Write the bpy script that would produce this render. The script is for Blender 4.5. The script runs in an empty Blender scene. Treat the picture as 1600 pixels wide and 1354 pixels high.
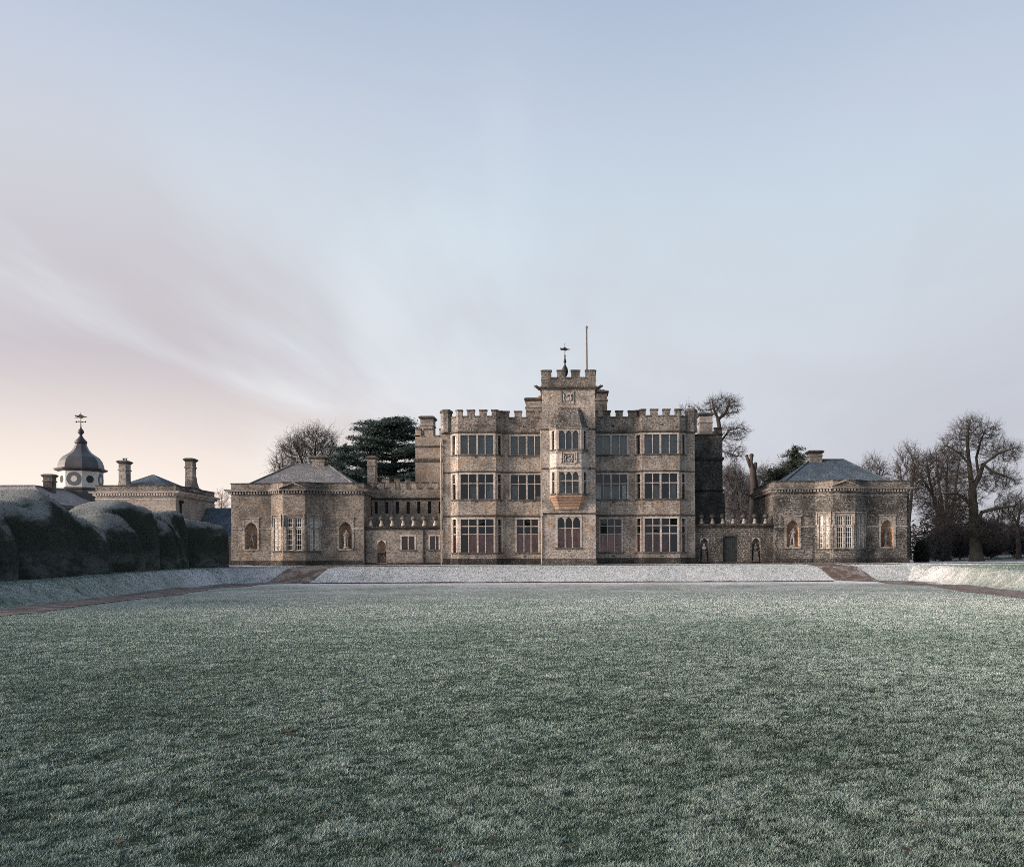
import bpy, math, random
import numpy as np
from mathutils import Vector, Matrix
from mathutils.kdtree import KDTree

random.seed(7)
RNG = np.random.default_rng(11)
SC = bpy.context.scene
COL = SC.collection
R = math.radians

# ---------------------------------------------------------------- camera
FPX, CX, CY = 1422.2, 889.5, 876.0          # focal length and vanishing point in photograph pixels
EYE = 1.8
ROLL = 0.0042
cam_d = bpy.data.cameras.new('camera')
cam = bpy.data.objects.new('camera', cam_d)
COL.objects.link(cam)
cam.matrix_world = Matrix.Translation((0, 0, EYE)) @ Matrix.Rotation(R(90), 4, 'X') @ Matrix.Rotation(-ROLL, 4, 'Z')
cam_d.sensor_width = 36
cam_d.lens = FPX / 1600 * 36
cam_d.shift_x = -(CX - 800) / 1600
cam_d.shift_y = (CY - 677) / 1600
cam_d.clip_end = 8000
SC.camera = cam
SC.view_settings.view_transform = 'Standard'
SC.view_settings.look = 'None'
SC.view_settings.exposure = 0.50
SC.view_settings.gamma = 1.0
SC.render.film_transparent = False
SC.cycles.max_bounces = 8
SC.cycles.transparent_max_bounces = 12
SC.cycles.use_denoising = False
SC.cycles.filter_width = 0.9

SUN_AZ, SUN_EL = R(20), R(11)                 # az: from the left, swung towards the viewer


def lin(r, g, b):
    f = lambda c: (c / 255 / 12.92) if c / 255 <= 0.04045 else ((c / 255 + 0.055) / 1.055) ** 2.4
    return (f(r), f(g), f(b), 1.0)


# ---------------------------------------------------------------- node helper
class NT:
    def __init__(s, tree):
        s.t = tree
        s.n = tree.nodes
        s.l = tree.links

    def add(s, typ, props=None, **inp):
        nd = s.n.new(typ)
        for k, v in (props or {}).items():
            setattr(nd, k, v)
        for k, v in inp.items():
            s.set(nd, k, v)
        return nd

    def set(s, nd, k, v):
        key = int(k[1:]) if k[0] == 'i' and k[1:].isdigit() else k.replace('_', ' ')
        sock = nd.inputs[key]
        if hasattr(v, 'is_output'):
            s.l.new(v, sock)
        else:
            sock.default_value = v

    def math(s, op, a, b=0.0, c=0.0, clamp=False):
        nd = s.n.new('ShaderNodeMath')
        nd.operation = op
        nd.use_clamp = clamp
        for i, v in enumerate((a, b, c)):
            if hasattr(v, 'is_output'):
                s.l.new(v, nd.inputs[i])
            else:
                nd.inputs[i].default_value = v
        return nd.outputs[0]

    def mix(s, f, a, b, mode='MIX'):
        nd = s.n.new('ShaderNodeMix')
        nd.data_type = 'RGBA'
        nd.blend_type = mode
        nd.clamp_factor = True
        for sock, v in ((nd.inputs[0], f), (nd.inputs[6], a), (nd.inputs[7], b)):
            if hasattr(v, 'is_output'):
                s.l.new(v, sock)
            else:
                sock.default_value = v
        return nd.outputs[2]

    def rng(s, v, a, b, c=0.0, d=1.0, smooth=True):
        nd = s.n.new('ShaderNodeMapRange')
        nd.interpolation_type = 'SMOOTHSTEP' if smooth else 'LINEAR'
        s.l.new(v, nd.inputs[0])
        for i, x in enumerate((a, b, c, d)):
            nd.inputs[i + 1].default_value = x
        return nd.outputs[0]

    def noise(s, vec, scale, detail=4.0, rough=0.55, dist=0.0):
        nd = s.add('ShaderNodeTexNoise', Scale=scale, Detail=detail, Roughness=rough, Distortion=dist)
        if vec is not None:
            s.l.new(vec, nd.inputs['Vector'])
        return nd.outputs[0]

    def vmul(s, vec, xyz):
        nd = s.n.new('ShaderNodeVectorMath')
        nd.operation = 'MULTIPLY'
        s.l.new(vec, nd.inputs[0])
        nd.inputs[1].default_value = xyz
        return nd.outputs[0]

    def ramp(s, fac, stops):
        nd = s.n.new('ShaderNodeValToRGB')
        e = nd.color_ramp.elements
        while len(e) < len(stops):
            e.new(0.5)
        for el, (p, c) in zip(e, stops):
            el.position = p
            el.color = c
        s.l.new(fac, nd.inputs[0])
        return nd.outputs[0]


# ---------------------------------------------------------------- sky
W = bpy.data.worlds.new('World')
SC.world = W
W.use_nodes = True
w = NT(W.node_tree)
w.n.clear()
tc = w.add('ShaderNodeTexCoord')
dirv = tc.outputs['Generated']
sep = w.add('ShaderNodeSeparateXYZ')
w.l.new(dirv, sep.inputs[0])
sx_, sy_, sz_ = sep.outputs
base = w.ramp(w.rng(sz_, 0.0, 1.0, smooth=False), [
    (0.0, lin(198, 198, 206)), (0.10, lin(201, 203, 211)), (0.22, lin(203, 211, 219)), (0.34, lin(196, 210, 221)),
    (0.44, lin(184, 196, 213)), (0.54, lin(166, 180, 203)), (0.80, lin(146, 163, 192)), (1.0, lin(134, 152, 184))])
# perspective cloud sheet: streaks that run away from the viewer
zz = w.math('ADD', w.math('MAXIMUM', sz_, 0.0), 0.13)
cu = w.math('DIVIDE', sx_, zz)
cv = w.math('DIVIDE', sy_, zz)
comb = w.add('ShaderNodeCombineXYZ')
w.l.new(w.math('SUBTRACT', cu, w.math('MULTIPLY', cv, 0.10)), comb.inputs[0])
w.l.new(w.math('MULTIPLY', cv, 0.42), comb.inputs[1])
cl1 = w.noise(comb.outputs[0], 0.72, 5.0, 0.5, 0.7)
cl2 = w.noise(w.vmul(comb.outputs[0], (1.5, 0.8, 1.0)), 1.3, 5.0, 0.55, 0.8)
cl = w.math('ADD', w.math('MULTIPLY', cl1, 0.7), w.math('MULTIPLY', cl2, 0.3))
leftm = w.rng(sx_, 0.12, -0.50)
lowm = w.rng(sz_, 0.40, 0.02)
warm = w.math('MULTIPLY', w.rng(sx_, 0.04, -0.46), w.rng(sz_, 0.22, 0.07))
c = base
veil = w.math('MULTIPLY', w.math('MULTIPLY', leftm, w.rng(sz_, 0.62, 0.10)), 0.42)
c = w.mix(veil, c, lin(230, 225, 225))
rightm = w.math('MULTIPLY', w.rng(sx_, 0.06, 0.52), w.rng(sz_, 0.50, 0.03))
c = w.mix(w.math('MULTIPLY', rightm, 0.9), c, lin(180, 181, 192))
dark_f = w.math('MULTIPLY', w.rng(cl, 0.43, 0.58), w.math('ADD', w.math('MULTIPLY', w.rng(sx_, 0.20, -0.40), 0.64), 0.26))
dark_f = w.math('MULTIPLY', dark_f, w.rng(sz_, 0.50, 0.22))
dark_f = w.math('MULTIPLY', dark_f, w.rng(sz_, 0.03, 0.13))
c = w.mix(dark_f, c, lin(192, 184, 190))
light_f = w.math('MULTIPLY', w.rng(cl, 0.50, 0.34), w.math('MULTIPLY', w.math('ADD', w.math('MULTIPLY', leftm, 0.5), 0.10), w.rng(sz_, 0.70, 0.20)))
c = w.mix(light_f, c, lin(242, 238, 240))
c = w.mix(w.math('MULTIPLY', warm, 0.74), c, lin(255, 239, 224))
back = w.rng(sy_, 0.25, -0.45)
c = w.mix(back, c, lin(158, 163, 173))
sky = w.add('ShaderNodeTexSky')
sky.sky_type = 'NISHITA'
sky.sun_disc = False
sky.sun_elevation = SUN_EL
sky.sun_rotation = R(-90) - SUN_AZ
nish = w.mix(1.0, sky.outputs[0], (0.10, 0.10, 0.10, 1), 'MULTIPLY')
c = w.mix(0.06, c, nish)
# the sunrise glow low on the left, outside the frame
gd = w.n.new('ShaderNodeVectorMath')
gd.operation = 'DOT_PRODUCT'
w.l.new(dirv, gd.inputs[0])
gd.inputs[1].default_value = Vector((-0.95, -0.22, 0.17)).normalized()
glow = w.math('POWER', w.math('MAXIMUM', gd.outputs['Value'], 0.0), 8.0)
c = w.mix(glow, c, (8.6, 6.5, 5.2, 1.0), 'ADD')
bg = w.add('ShaderNodeBackground', Strength=0.82)
w.l.new(c, bg.inputs[0])
wo = w.add('ShaderNodeOutputWorld')
w.l.new(bg.outputs[0], wo.inputs[0])

# ---------------------------------------------------------------- sun
sd = bpy.data.lights.new('sun', 'SUN')
sd.energy = 3.0
sd.angle = R(20)
sd.color = (1.0, 0.77, 0.63)
sun = bpy.data.objects.new('sun', sd)
COL.objects.link(sun)
to_sun = Vector((-math.cos(SUN_AZ) * math.cos(SUN_EL), -math.sin(SUN_AZ) * math.cos(SUN_EL), math.sin(SUN_EL)))
sun.rotation_euler = to_sun.to_track_quat('Z', 'Y').to_euler()


# ================================================================ materials
MAT = {}


def new_mat(name):
    m = bpy.data.materials.new(name)
    m.use_nodes = True
    t = NT(m.node_tree)
    b = t.n['Principled BSDF']
    b.inputs['Specular IOR Level'].default_value = 0.2
    MAT[name] = m
    return m, t, b


def g(*c):
    return (c[0], c[1], c[2], 1.0)


def stone(name, c1, c2, dark, row=0.17, bw=0.42, fleck=0.25, fleckc=(0.62, 0.61, 0.58), blot=0.35, mort=(0.30, 0.26, 0.20),
          moss=0.0, warmc=None, mortar=0.016, sat=0.40):
    def ds(q):
        l_ = 0.3 * q[0] + 0.59 * q[1] + 0.11 * q[2]
        return tuple(l_ + (x - l_) * sat for x in q)
    c1, c2, dark, fleckc, mort = ds(c1), ds(c2), ds(dark), ds(fleckc), ds(mort)
    m, t, b = new_mat(name)
    uv = t.add('ShaderNodeUVMap').outputs[0]
    geo = t.add('ShaderNodeNewGeometry')
    pos = geo.outputs['Position']
    # wobble the courses a little so that no joint runs dead straight
    wob = t.add('ShaderNodeTexNoise', Scale=1.7, Detail=2.0)
    t.l.new(uv, wob.inputs['Vector'])
    wv = t.add('ShaderNodeVectorMath', {'operation': 'MULTIPLY_ADD'})
    t.l.new(wob.outputs['Color'], wv.inputs[0])
    wv.inputs[1].default_value = (0.10, 0.07, 0)
    t.l.new(uv, wv.inputs[2])
    br = t.add('ShaderNodeTexBrick', {'offset': 0.5, 'squash': 0.8, 'squash_frequency': 3}, Scale=1.0, Mortar_Size=mortar, Mortar_Smooth=0.4,
               Bias=-0.1, Brick_Width=bw, Row_Height=row, Color1=g(*c1), Color2=g(*c2), Mortar=g(*mort))
    t.l.new(wv.outputs[0], br.inputs['Vector'])
    col = br.outputs['Color']
    # large tonal drift and dirt
    n1 = t.noise(pos, 0.55, 5.0, 0.6, 0.3)
    n0 = t.noise(t.vmul(pos, (1.0, 1.0, 1.5)), 1.7, 4.0, 0.7, 0.6)
    col = t.mix(t.math('MULTIPLY', t.rng(n1, 0.40, 0.62), min(0.9, blot * 1.2)), col, g(*dark))
    col = t.mix(t.math('MULTIPLY', t.rng(n0, 0.54, 0.70), min(0.8, blot * 1.1)), col, g(dark[0] * 0.7, dark[1] * 0.72, dark[2] * 0.74))
    col = t.mix(t.math('MULTIPLY', t.rng(n0, 0.44, 0.30), min(0.6, fleck * 0.7)), col, g(*[0.5 * (x + y_) for x, y_ in zip(fleckc, c1)]))
    if warmc:
        n5 = t.noise(pos, 0.9, 3.0, 0.5, 0.2)
        col = t.mix(t.math('MULTIPLY', t.rng(n5, 0.46, 0.72), 0.42), col, g(*warmc))
    # vertical run-off stains
    st = t.noise(t.vmul(uv, (2.6, 0.22, 1.0)), 1.0, 5.0, 0.6)
    col = t.mix(t.math('MULTIPLY', t.rng(st, 0.52, 0.72), blot * 0.9), col, g(dark[0] * 0.6, dark[1] * 0.65, dark[2] * 0.65))
    # stone-sized speckle: single dark and pale stones
    n2 = t.noise(t.vmul(uv, (4.2, 7.5, 1.0)), 1.0, 3.0, 0.75)
    col = t.mix(t.math('MULTIPLY', t.rng(n2, 0.50, 0.60), min(0.95, blot * 1.6)), col, g(dark[0] * 0.8, dark[1] * 0.8, dark[2] * 0.8))
    n3 = t.noise(t.vmul(uv, (6.5, 8.0, 1.0)), 1.3, 4.0, 0.72, 0.5)
    patch = t.rng(t.noise(pos, 0.8, 3.0), 0.38, 0.62)
    col = t.mix(t.math('MULTIPLY', t.math('MULTIPLY', t.rng(n3, 0.53, 0.61), fleck), patch), col, g(*fleckc))
    if moss:
        n4 = t.noise(pos, 1.4, 5.0, 0.65)
        col = t.mix(t.math('MULTIPLY', t.rng(n4, 0.44, 0.62), moss), col, g(0.055, 0.06, 0.045))
    t.l.new(col, b.inputs['Base Color'])
    b.inputs['Roughness'].default_value = 0.92
    bp = t.add('ShaderNodeBump', Strength=0.55, Distance=0.035)
    h = t.math('ADD', t.math('MULTIPLY', br.outputs['Fac'], -0.8), t.math('MULTIPLY', n2, 1.1))
    t.l.new(h, bp.inputs['Height'])
    t.l.new(bp.outputs[0], b.inputs['Normal'])
    return m


stone('house_parapet', (0.30, 0.262, 0.21), (0.19, 0.167, 0.138), (0.055, 0.053, 0.047), fleck=0.65, blot=0.7)
stone('house_stone', (0.51, 0.425, 0.33), (0.36, 0.30, 0.235), (0.12, 0.108, 0.09), fleck=0.65, blot=0.55, warmc=(0.40, 0.285, 0.17))
stone('tower_stone', (0.53, 0.455, 0.36), (0.39, 0.33, 0.265), (0.11, 0.10, 0.085), fleck=0.85, fleckc=(0.66, 0.64, 0.60), blot=0.48, warmc=(0.42, 0.31, 0.20))
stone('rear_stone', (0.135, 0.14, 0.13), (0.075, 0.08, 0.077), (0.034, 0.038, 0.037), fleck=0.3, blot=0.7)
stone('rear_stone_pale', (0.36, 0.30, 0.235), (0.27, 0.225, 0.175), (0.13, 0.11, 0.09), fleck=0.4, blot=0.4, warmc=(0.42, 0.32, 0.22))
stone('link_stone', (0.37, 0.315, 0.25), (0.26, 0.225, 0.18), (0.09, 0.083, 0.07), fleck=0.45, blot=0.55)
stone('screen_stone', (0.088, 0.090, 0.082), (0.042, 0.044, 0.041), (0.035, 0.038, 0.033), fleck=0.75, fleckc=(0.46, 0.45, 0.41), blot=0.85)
stone('pavilion_stone', (0.29, 0.25, 0.19), (0.20, 0.175, 0.135), (0.075, 0.07, 0.058), fleck=0.45, blot=0.55, row=0.15, bw=0.38, mortar=0.011, warmc=(0.34, 0.25, 0.155))
stone('pavilion_stone_grey', (0.235, 0.232, 0.205), (0.105, 0.108, 0.098), (0.03, 0.033, 0.03), fleck=0.85, fleckc=(0.50, 0.48, 0.43), blot=0.75, row=0.16, bw=0.36, mortar=0.016, mort=(0.08, 0.078, 0.068))
stone('service_stone', (0.40, 0.335, 0.25), (0.32, 0.265, 0.20), (0.15, 0.13, 0.10), fleck=0.2, blot=0.35, row=0.3, bw=0.7)
stone('ashlar', (0.60, 0.52, 0.42), (0.52, 0.445, 0.355), (0.17, 0.145, 0.115), row=0.42, bw=0.8, fleck=0.25, blot=0.35, mortar=0.008)
stone('ashlar_grey', (0.42, 0.385, 0.32), (0.32, 0.29, 0.24), (0.10, 0.097, 0.083), row=0.42, bw=0.8, fleck=0.5, blot=0.6, mortar=0.008)
stone('ashlar_warm', (0.49, 0.29, 0.155), (0.40, 0.24, 0.135), (0.19, 0.13, 0.09), row=0.3, bw=0.6, fleck=0.25, blot=0.45, mortar=0.006, sat=0.75)
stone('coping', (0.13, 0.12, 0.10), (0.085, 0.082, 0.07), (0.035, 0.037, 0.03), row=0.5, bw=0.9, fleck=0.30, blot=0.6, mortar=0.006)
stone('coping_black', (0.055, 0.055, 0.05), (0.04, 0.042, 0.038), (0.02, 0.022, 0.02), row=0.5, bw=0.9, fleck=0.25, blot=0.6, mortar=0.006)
stone('parapet_stone', (0.25, 0.215, 0.165), (0.17, 0.15, 0.12), (0.065, 0.063, 0.055), row=0.4, bw=0.9, fleck=0.45, blot=0.7, mortar=0.008)
stone('stone_slate', (0.15, 0.15, 0.135), (0.085, 0.09, 0.085), (0.03, 0.034, 0.032), row=0.14, bw=0.25, fleck=0.7, fleckc=(0.5, 0.5, 0.47), blot=0.8)
stone('slate', (0.165, 0.185, 0.21), (0.12, 0.135, 0.155), (0.09, 0.095, 0.105), row=0.17, bw=0.28, fleck=0.75, fleckc=(0.48, 0.51, 0.55), blot=0.35, mort=(0.06, 0.06, 0.065), sat=1.0)
stone('slate_blue', (0.09, 0.155, 0.22), (0.06, 0.105, 0.15), (0.045, 0.055, 0.065), row=0.17, bw=0.28, fleck=0.6, fleckc=(0.34, 0.38, 0.42), blot=0.35, mort=(0.035, 0.04, 0.045), sat=1.0)
stone('slate_frost', (0.30, 0.30, 0.31), (0.23, 0.235, 0.25), (0.15, 0.155, 0.17), row=0.28, bw=0.4, fleck=0.8, fleckc=(0.55, 0.56, 0.58), blot=0.35, mort=(0.12, 0.12, 0.13), sat=1.0)
stone('statue_stone', (0.62, 0.57, 0.50), (0.58, 0.53, 0.47), (0.15, 0.14, 0.12), row=3, bw=3, fleck=0.3, blot=0.6, mortar=0.0)
stone('statue_dark', (0.14, 0.13, 0.125), (0.12, 0.115, 0.11), (0.04, 0.04, 0.04), row=3, bw=3, fleck=0.45, blot=0.6, mortar=0.0)
stone('niche_warm', (0.60, 0.43, 0.31), (0.52, 0.385, 0.285), (0.20, 0.15, 0.11), row=0.3, bw=0.5, fleck=0.2, blot=0.4, sat=1.0)
stone('render_white', (0.66, 0.65, 0.61), (0.64, 0.63, 0.59), (0.40, 0.39, 0.36), row=3, bw=3, fleck=0.1, blot=0.25, mortar=0.0)


def simple(name, col, rough=0.8, metal=0.0, spec=0.3, var=0.3, scale=3.0):
    m, t, b = new_mat(name)
    geo = t.add('ShaderNodeNewGeometry')
    n = t.noise(geo.outputs['Position'], scale, 5.0, 0.6)
    cc = t.mix(t.rng(n, 0.3, 0.7, smooth=False), g(*[x * (1 - var) for x in col]), g(*[min(1, x * (1 + var)) for x in col]))
    t.l.new(cc, b.inputs['Base Color'])
    b.inputs['Roughness'].default_value = rough
    b.inputs['Metallic'].default_value = metal
    b.inputs['Specular IOR Level'].default_value = spec
    return m


simple('iron', (0.02, 0.021, 0.024), 0.6)
simple('pole_grey', (0.12, 0.125, 0.135), 0.5)
simple('lead', (0.055, 0.063, 0.075), 0.42, 0.0, 0.5, 0.35, 1.2)
simple('lead_dark', (0.035, 0.038, 0.043), 0.5, 0.0, 0.4)
simple('clock_blue', (0.10, 0.125, 0.15), 0.6)
simple('louvre_dark', (0.03, 0.034, 0.04), 0.7)
simple('white_paint', (0.62, 0.61, 0.57), 0.55, var=0.15)
simple('door_green', (0.022, 0.032, 0.033), 0.6, var=0.4)
simple('curtain_pink', (0.64, 0.335, 0.29), 0.9, var=0.45, scale=2.0)
simple('curtain_red', (0.34, 0.17, 0.165), 0.9, var=0.4, scale=2.0)
simple('shutter_brown', (0.30, 0.15, 0.10), 0.8, var=0.3)
simple('blind_grey', (0.44, 0.46, 0.46), 0.9, var=0.3, scale=1.5)
simple('shutter_white', (0.85, 0.86, 0.86), 0.7, var=0.1)
simple('interior_shade', (0.03, 0.032, 0.035), 0.95)  # near-black: the shade of unlit rooms is put into the colour
simple('downpipe', (0.40, 0.38, 0.34), 0.7)
simple('downpipe_dark', (0.045, 0.045, 0.048), 0.7)
simple('bark_dark', (0.055, 0.050, 0.047), 0.95, var=0.4, scale=1.5)
simple('bark_green', (0.048, 0.050, 0.042), 0.95, var=0.45, scale=1.2)
simple('bark_red', (0.060, 0.053, 0.051), 0.95, var=0.35, scale=0.8)
simple('twig', (0.058, 0.054, 0.053), 0.95, var=0.3, scale=0.5)
simple('twig_grey', (0.15, 0.15, 0.157), 0.95, var=0.35, scale=0.5)
simple('twig_blue', (0.062, 0.068, 0.080), 0.95, var=0.35, scale=0.4)
simple('twig_pink', (0.30, 0.20, 0.16), 0.95, var=0.3, scale=0.5)
simple('needles', (0.058, 0.095, 0.090), 0.85, var=0.5, scale=0.45)
simple('leaf_dark', (0.030, 0.048, 0.032), 0.8, var=0.5, scale=0.8)
simple('yew_shoot', (0.035, 0.045, 0.036), 0.9, var=0.5, scale=3.0)
simple('leaf_brown', (0.060, 0.043, 0.033), 0.9, var=0.5, scale=6)
simple('soil', (0.055, 0.045, 0.038), 0.95, var=0.5, scale=3)

# glass: clear with a Fresnel reflection
m, t, b = new_mat('glass')
t.n.remove(b)
fr = t.add('ShaderNodeFresnel', IOR=1.75)
tr = t.add('ShaderNodeBsdfTransparent')
tr.inputs[0].default_value = (0.80, 0.84, 0.85, 1)
gl = t.add('ShaderNodeBsdfGlossy', Roughness=0.03)
gl.inputs[0].default_value = (0.95, 0.97, 1, 1)
pn = t.noise(t.add('ShaderNodeNewGeometry').outputs['Position'], 1.3, 2.0)
bp = t.add('ShaderNodeBump', Strength=0.12, Distance=0.05)
t.l.new(pn, bp.inputs['Height'])
t.l.new(bp.outputs[0], gl.inputs['Normal'])
mx = t.add('ShaderNodeMixShader')
t.l.new(fr.outputs[0], mx.inputs[0])
t.l.new(tr.outputs[0], mx.inputs[1])
t.l.new(gl.outputs[0], mx.inputs[2])
t.l.new(mx.outputs[0], t.n['Material Output'].inputs[0])

# clipped yew with frost lying on whatever faces up and rising from the foot
m, t, b = new_mat('yew')
geo = t.add('ShaderNodeNewGeometry')
pos = geo.outputs['Position']
sepn = t.add('ShaderNodeSeparateXYZ')
t.l.new(geo.outputs['Normal'], sepn.inputs[0])
sepp = t.add('ShaderNodeSeparateXYZ')
t.l.new(pos, sepp.inputs[0])
n1 = t.noise(pos, 9.0, 5.0, 0.7)
n2 = t.noise(t.vmul(pos, (1.6, 0.45, 1.6)), 0.9, 5.0, 0.65, 0.4)
n3 = t.noise(pos, 28.0, 3.0, 0.7)
col = t.mix(t.rng(n1, 0.35, 0.65), g(0.012, 0.018, 0.015), g(0.034, 0.048, 0.038))
up = t.math('ADD', sepn.outputs[2], t.math('MULTIPLY', t.math('SUBTRACT', n2, 0.5), 1.1))
fr_ = t.rng(up, 0.30, 0.72)
fr_ = t.math('MULTIPLY', fr_, t.rng(n3, 0.28, 0.6))
col = t.mix(t.math('MULTIPLY', fr_, 0.50), col, g(0.46, 0.52, 0.55))
low = t.math('MULTIPLY', t.rng(sepp.outputs[2], 3.0, 1.7), t.rng(n2, 0.40, 0.62))
low = t.math('MULTIPLY', low, t.rng(n3, 0.36, 0.62))
col = t.mix(t.math('MULTIPLY', low, 0.42), col, g(0.26, 0.29, 0.31))
t.l.new(col, b.inputs['Base Color'])
b.inputs['Roughness'].default_value = 0.95
bp = t.add('ShaderNodeBump', Strength=0.9, Distance=0.08)
t.l.new(t.math('ADD', n1, t.math('MULTIPLY', n3, 0.5)), bp.inputs['Height'])
t.l.new(bp.outputs[0], b.inputs['Normal'])

# frosted turf: the attribute holds rime whiteness plus grazing-view paleness painted in by distance
m, t, b = new_mat('turf')
geo = t.add('ShaderNodeNewGeometry')
pos = geo.outputs['Position']
at = t.add('ShaderNodeAttribute', {'attribute_name': 'frost_sheen'})
n1 = t.noise(pos, 0.22, 5.0, 0.6, 0.4)
n2 = t.noise(pos, 1.6, 5.0, 0.65, 0.3)
n3 = t.noise(pos, 11.0, 4.0, 0.7)
n4 = t.noise(pos, 45.0, 3.0, 0.7)
f = t.math('ADD', at.outputs['Fac'], t.math('MULTIPLY', t.math('SUBTRACT', n1, 0.5), 0.55))
f = t.math('ADD', f, t.math('MULTIPLY', t.math('SUBTRACT', n2, 0.5), 0.7))
f = t.math('ADD', f, t.math('MULTIPLY', t.math('SUBTRACT', n3, 0.5), 0.9))
f = t.math('ADD', f, t.math('MULTIPLY', t.math('SUBTRACT', n4, 0.5), 0.5))
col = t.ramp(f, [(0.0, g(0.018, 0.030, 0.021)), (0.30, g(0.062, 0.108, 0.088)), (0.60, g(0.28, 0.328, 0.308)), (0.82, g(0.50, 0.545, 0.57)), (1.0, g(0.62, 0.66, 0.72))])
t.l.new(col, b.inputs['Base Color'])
b.inputs['Roughness'].default_value = 0.95
b.inputs['Specular IOR Level'].default_value = 0.05
bp = t.add('ShaderNodeBump', Strength=0.8, Distance=0.06)
t.l.new(t.math('ADD', t.math('ADD', n2, n3), t.math('MULTIPLY', n4, 0.6)), bp.inputs['Height'])
t.l.new(bp.outputs[0], b.inputs['Normal'])

# single blades: green at the root, rimed at the tip
m, t, b = new_mat('blade')
at = t.add('ShaderNodeAttribute', {'attribute_name': 'frost_sheen'})
pos = t.add('ShaderNodeNewGeometry').outputs['Position']
n1 = t.noise(pos, 2.2, 4.0, 0.65)
f = t.math('ADD', at.outputs['Fac'], t.math('MULTIPLY', t.math('SUBTRACT', n1, 0.5), 0.6))
col = t.ramp(f, [(0.0, g(0.020, 0.034, 0.026)), (0.38, g(0.062, 0.100, 0.084)), (0.70, g(0.22, 0.32, 0.295)), (0.97, g(0.46, 0.545, 0.55)), (1.1, g(0.60, 0.655, 0.72))])
t.l.new(col, b.inputs['Base Color'])
b.inputs['Roughness'].default_value = 0.9

m, t, b = new_mat('gravel')
pos = t.add('ShaderNodeNewGeometry').outputs['Position']
n1 = t.noise(pos, 1.1, 5.0, 0.65)
n2 = t.noise(pos, 14.0, 4.0, 0.75)
col = t.mix(t.rng(n2, 0.3, 0.7), g(0.070, 0.056, 0.047), g(0.155, 0.126, 0.108))
fz = t.math('MULTIPLY', t.rng(n1, 0.42, 0.60), t.rng(n2, 0.40, 0.56))
col = t.mix(t.math('MULTIPLY', fz, 0.55), col, g(0.44, 0.45, 0.47))
t.l.new(col, b.inputs['Base Color'])
b.inputs['Roughness'].default_value = 0.95
bp = t.add('ShaderNodeBump', Strength=0.8, Distance=0.04)
t.l.new(n2, bp.inputs['Height'])
t.l.new(bp.outputs[0], b.inputs['Normal'])


# ================================================================ mesh helpers
def face_uv(me):
    uvl = me.uv_layers.new(name='UVMap')
    nl = len(me.loops)
    co = np.empty(len(me.vertices) * 3, np.float32)
    me.vertices.foreach_get('co', co)
    co = co.reshape(-1, 3)
    vi = np.empty(nl, np.int32)
    me.loops.foreach_get('vertex_index', vi)
    tot = np.empty(len(me.polygons), np.int32)
    me.polygons.foreach_get('loop_total', tot)
    nr = np.empty(len(me.polygons) * 3, np.float32)
    me.polygons.foreach_get('normal', nr)
    nr = np.repeat(nr.reshape(-1, 3), tot, axis=0)
    P = co[vi]
    h = np.hypot(nr[:, 0], nr[:, 1])
    flat = h < 0.05
    hs = np.maximum(h, 1e-6)
    tx, ty = -nr[:, 1] / hs, nr[:, 0] / hs
    u = np.where(flat, P[:, 0], P[:, 0] * tx + P[:, 1] * ty)
    v = np.where(flat, P[:, 1], P[:, 2] / np.maximum(h, 0.3))
    uv = np.stack([u, v], 1).astype(np.float32)
    uvl.data.foreach_set('uv', uv.ravel())


def link(me, name, parent=None):
    o = bpy.data.objects.new(name, me)
    COL.objects.link(o)
    if parent is not None:
        o.parent = parent
    return o


def tag(o, label=None, cat=None, group=None, kind=None):
    if label:
        o['label'] = label
    if cat:
        o['category'] = cat
    if group:
        o['group'] = group
    if kind:
        o['kind'] = kind
    return o


def empty(name, label, cat, group=None, loc=(0, 0, 0)):
    o = bpy.data.objects.new(name, None)
    COL.objects.link(o)
    o.empty_display_size = 0.5
    o.location = loc
    return tag(o, label, cat, group)


class Face:
    """a vertical plane from plan point a to plan point b; u runs along it, d goes inwards"""

    def __init__(s, a, b):
        s.a = Vector((a[0], a[1], 0))
        e = Vector((b[0] - a[0], b[1] - a[1], 0))
        s.L = e.length
        s.t = e / s.L
        s.n = Vector((s.t.y, -s.t.x, 0))

    def pt(s, u, d, z):
        p = s.a + s.t * u - s.n * d
        return (p.x, p.y, z)


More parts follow.
